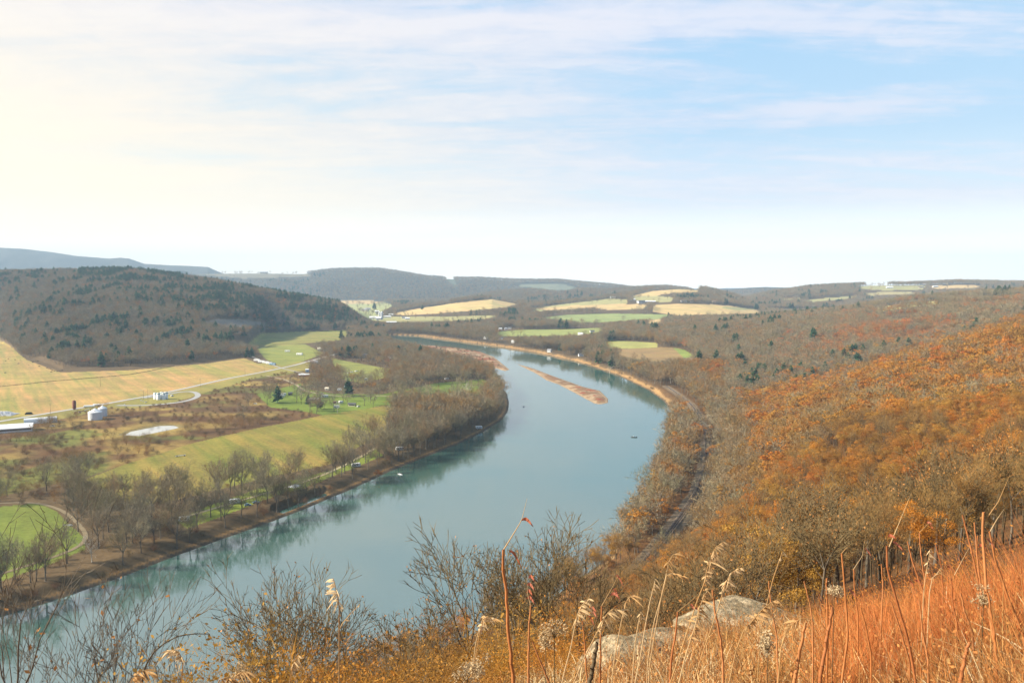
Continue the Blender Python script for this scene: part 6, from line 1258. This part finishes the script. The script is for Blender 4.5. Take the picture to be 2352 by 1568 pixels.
NTS = [(1060, 1165, 1078, 24, 'large bare tree with gold leaves in front of the water, left of the middle', 701, dict(trunk=.45, limbs=5, ang=34), 260),
 (1150, 1160, 1130, 26, 'upright bare tree with gold leaves just right of the large one', 702, dict(trunk=.5), 240),
 (1290, 1195, 1304, 25, 'spreading bare tree in the middle of the lower edge of the water', 703, dict(trunk=.45, ang=34), 60), (1370, 1200, 1350, 28, 'slim bare tree right of the spreading one', 704, dict(trunk=.4), 40),
 (600, 1300, 625, 22, 'bare tree with few rusty leaves at the lower left of the middle', 705, dict(trunk=.42), 140), (665, 1305, 655, 23, 'bare tree just right of the one with rusty leaves', 706, dict(trunk=.42), 120), (725, 1335, 700, 24, 'slim bare tree at the right of the lower left group', 707, dict(trunk=.42), 60),
 (560, 1370, 575, 20, 'small bare tree at the left of the lower left group', 708, {}, 80), (960, 1380, 960, 25, 'bushy red-brown tree left of the large bare one', 709, dict(trunk=.35), 120), (870, 1420, 880, 22, 'low bushy tree between the two bare groups', 710, {}, 60), (1230, 1290, 1235, 30, 'thin bare tree behind the gap right of the thickest stalk', 711, {}, 40),
 (2165, 1010, 2170, 75, 'tall pale-barked tree, left of the twin trunks', 712, dict(trunk=.5, thick=.012, ang=40), 300), (2200, 1030, 2190, 78, 'tall tree forming the right twin trunk', 713, dict(trunk=.55, thick=.011), 200), (1880, 1090, 1800, 62, 'leafy rust oak at the front of the wood', 714, dict(trunk=.3, limbs=6, ang=42, thick=.010), 2800),
 (2060, 1090, 2040, 70, 'bare tree left of the tall twin trunks', 715, dict(trunk=.42, thick=.009), 260), (2310, 960, 2300, 80, 'large leafless tree at the right edge', 716, dict(trunk=.42, thick=.012, ang=42), 1500), (1940, 1130, 1945, 55, 'slim pale tree in front of the wood', 717, dict(trunk=.4, thick=.006, ang=24), 60), (1735, 1180, 1740, 50, 'bare tree behind the right boulder', 718, dict(trunk=.45, thick=.009), 160), (1660, 1230, 1655, 45, 'bare tree between the boulders and the railway', 719, dict(trunk=.45, thick=.008), 120), (2250, 1180, 2262, 60, 'dark straight trunk near the right edge', 720, dict(trunk=.6, thick=.009), 100), (2100, 1060, 2110, 66, 'slender dark tree just left of the twin trunks', 723, {}, 120), (2020, 1120, 1990, 60, 'forked dark tree in the middle of the right-hand wood', 724, {}, 160), (1990, 1080, 2010, 84, 'thin tree behind the forked one in the right-hand wood', 725, {}, 100), (2270, 1020, 2265, 84, 'tall dark tree between the twin trunks and the right edge', 726, {}, 200), (2335, 1040, 2345, 66, 'leaning tree at the extreme right edge', 727, {}, 300),
 (1840, 1150, 1845, 56, 'slim dark tree under the leafy oak', 728, {}, 80), (1900, 1170, 1905, 52, 'dark tree right under the leafy oak', 729, {}, 80), (1780, 1160, 1785, 58, 'slim tree left of the leafy oak', 730, {}, 120), (2230, 1090, 2225, 62, 'crooked dark tree right of the twin trunks', 741, {}, 120), (1690, 1230, 1700, 46, 'short branching tree left of the right boulder', 742, {}, 80),
 (1500, 1290, 1510, 40, 'bare tree above the large boulder', 721, dict(trunk=.4, thick=.008), 160), (1590, 1250, 1600, 42, 'branching bare tree above the boulder gap', 722, dict(trunk=.4, thick=.008), 120)]
for a in NTS: 
    far_ = a[3] > 38; near_tree(*a[:6], kw=a[6], nl=a[7], tw=.008 if not far_ else .014, twn=1300 if not far_ else 2400, lsz=.04 if not far_ else .085, leafmat='oak_near' if a[7] < 2000 else 'oak', m2='twig_dark', rb=2.4 if not far_ else 2.0)
SAPS = [(215, 1270, 170, 9.0, 'tall pale sapling in the lower left corner', 731), (300, 1297, 225, 9.5, 'forked pale sapling right of the tallest one at the lower left', 732), (108, 1330, 135, 9.2, 'thin sapling left of the tall pale one', 733), (243, 1332, 238, 10, 'straight twig-like sapling between the two tall ones', 734), (45, 1410, 50, 10.5, 'bushy sapling at the left edge', 735), (100, 1090, -30, 7.5, 'faint dark branch leaning in from the left edge', 736), (370, 1440, 330, 11, 'low sapling right of the pale saplings', 737), (30, 1240, -60, 8.5, 'dark sapling leaning in at the left edge', 738), (165, 1440, 160, 10, 'low bushy sapling under the tall pale one', 739), (440, 1480, 420, 11, 'short twiggy sapling at the lower left', 740)]
for px_t, py_t, px_b, d, lab, sd_ in SAPS: near_tree(px_t, py_t, px_b, d, lab, sd_, dict(trunk=.45, levels=4, limbs=3, ang=26, up=.1, ratio=.62, thick=.0055, first=.24, side=.55, kids=2), nl=6, twn=60, tw=.003, m2='bark', name='sapling', cat='sapling', lsz=.03)
# arching bramble
bp = rooted(curve([c5(*q) for q in [(1435, 1232), (1330, 1230), (1220, 1245), (1130, 1290), (1060, 1345), (1010, 1420), (985, 1475), (970, 1570)]], 6.0, 22)); rt_ = bp[-1].copy(); o = bpy.data.objects.new('bramble', None); col.objects.link(o); o.location = rt_; tag(o, 'dark arching bramble cane at the lower left', 'bramble')
bp = bp[::-1] - rt_; MB().tube(bp, np.linspace(.009, .003, len(bp)), 6).build('cane', M['bark_dark'], o, True)
m = MB(); rs_ = np.random.RandomState(9)
for i in range(6, len(bp) - 1): 
    for _ in range(3): q = bp[i] + (bp[i+1] - bp[i]) * rs_.rand(); m.tube([q, q + rs_.normal(size=3) * .02], [.0022, .0004], 3)
m.build('thorns', M['bark_dark'], o)

# small leafy bushes in front
def bush(px_t, py_t, d, i, label, squash=1.0):
    x, y, zt = unp(px_t, py_t, d); z = hgt(x, d); s = max(.02, (zt - z) / 12.); a, b_, w_ = PROTO['leafy_shrub'][i % 4]
    o = bpy.data.objects.new('shrub', None); col.objects.link(o); o.location = (x, d, z - .03); o.scale = (s * squash, s * squash, s); o.rotation_euler = (0, 0, px_t * .37); tag(o, label, 'shrub'); link('trunk', a, o); link('crown', b_, o)
BS = [(455, 1450, 7.5, 'rust-leaved bush at the lower left under the bramble'), (560, 1425, 8.5, 'rust-leaved bush right of the bramble root'), (640, 1455, 7.0, 'low rust-leaved bush left of the lone thin plume'), (735, 1470, 8.0, 'rust-leaved bush just right of the lone thin plume'), (830, 1500, 8.0, 'low rusty bush below the water gap'), (960, 1480, 8.5, 'rusty bush left of the thickest red stalk'),
      (1060, 1500, 6.5, 'dark rusty bush under the cream seed heads'), (1130, 1470, 8.5, 'rusty bush directly behind the thickest red stalk'), (1240, 1440, 9.5, 'rusty bush between the two left red stalks'), (1310, 1470, 8.0, 'rusty bush touching the left end of the boulder'), (1290, 1390, 13., 'tall rusty bush behind the left end of the boulder'), (1180, 1400, 14., 'tall rusty bush behind the thickest red stalk'),
      (1000, 1410, 14., 'tall rusty bush under the large bare tree'), (1610, 1380, 11.5, 'rusty bush in the boulder gap'), (1700, 1450, 8., 'small bush in front of the right boulder'), (1820, 1370, 10.5, 'rusty bush right of the right boulder'), (1900, 1400, 9., 'low bush by the short blunt stalk'), (1990, 1340, 10., 'orange bush right of the crooked stalk'), (2070, 1370, 9., 'orange bush beneath the pink-leaved stalk'),
      (2140, 1300, 10.5, 'orange bush below the twin trunks'), (2210, 1330, 9., 'orange bush left of the tallest red stalk'), (2290, 1230, 10., 'tall orange bush at the right edge'), (2345, 1280, 8., 'orange bush at the extreme right edge'), (2250, 1430, 6.5, 'small bush under the round seed head'), (2100, 1480, 5.5, 'low bush in the yellow grass'), (1950, 1490, 5.5, 'low bush left of the yellow grass'), (1780, 1500, 5.2, 'low bush by the arching blade')]
for i, (px_t, py_t, d, lab) in enumerate(BS): bush(px_t, py_t, d, i, lab, 1.15)
# ------------------------------------------------------------ haze
hb2 = bpy.data.materials.new('haze_air'); hb2.use_nodes = True; n = NT(hb2.node_tree); n.n.clear()
vol = n.new('ShaderNodeVolumePrincipled', {'Color': (.56, .78, 1.0, 1), 'Density': 7.2e-5, 'Anisotropy': 0.1})
n.l.new(vol.outputs[0], n.new('ShaderNodeOutputMaterial').inputs['Volume'])
x0, x1, y0, y1, z0, z1 = -13500, 13500, -400, 15000, -5, 640
v = np.array([(a, b_, c_) for c_ in (z0, z1) for b_ in (y0, y1) for a in (x0, x1)])
f = np.array([(0, 2, 3, 1), (4, 5, 7, 6), (0, 1, 5, 4), (2, 6, 7, 3), (0, 4, 6, 2), (1, 3, 7, 5)])
tag(link('haze', mesh_np('haze', v, [f], [hb2])), kind='stuff', label='pale blue haze that fades the far hills', cat='haze')
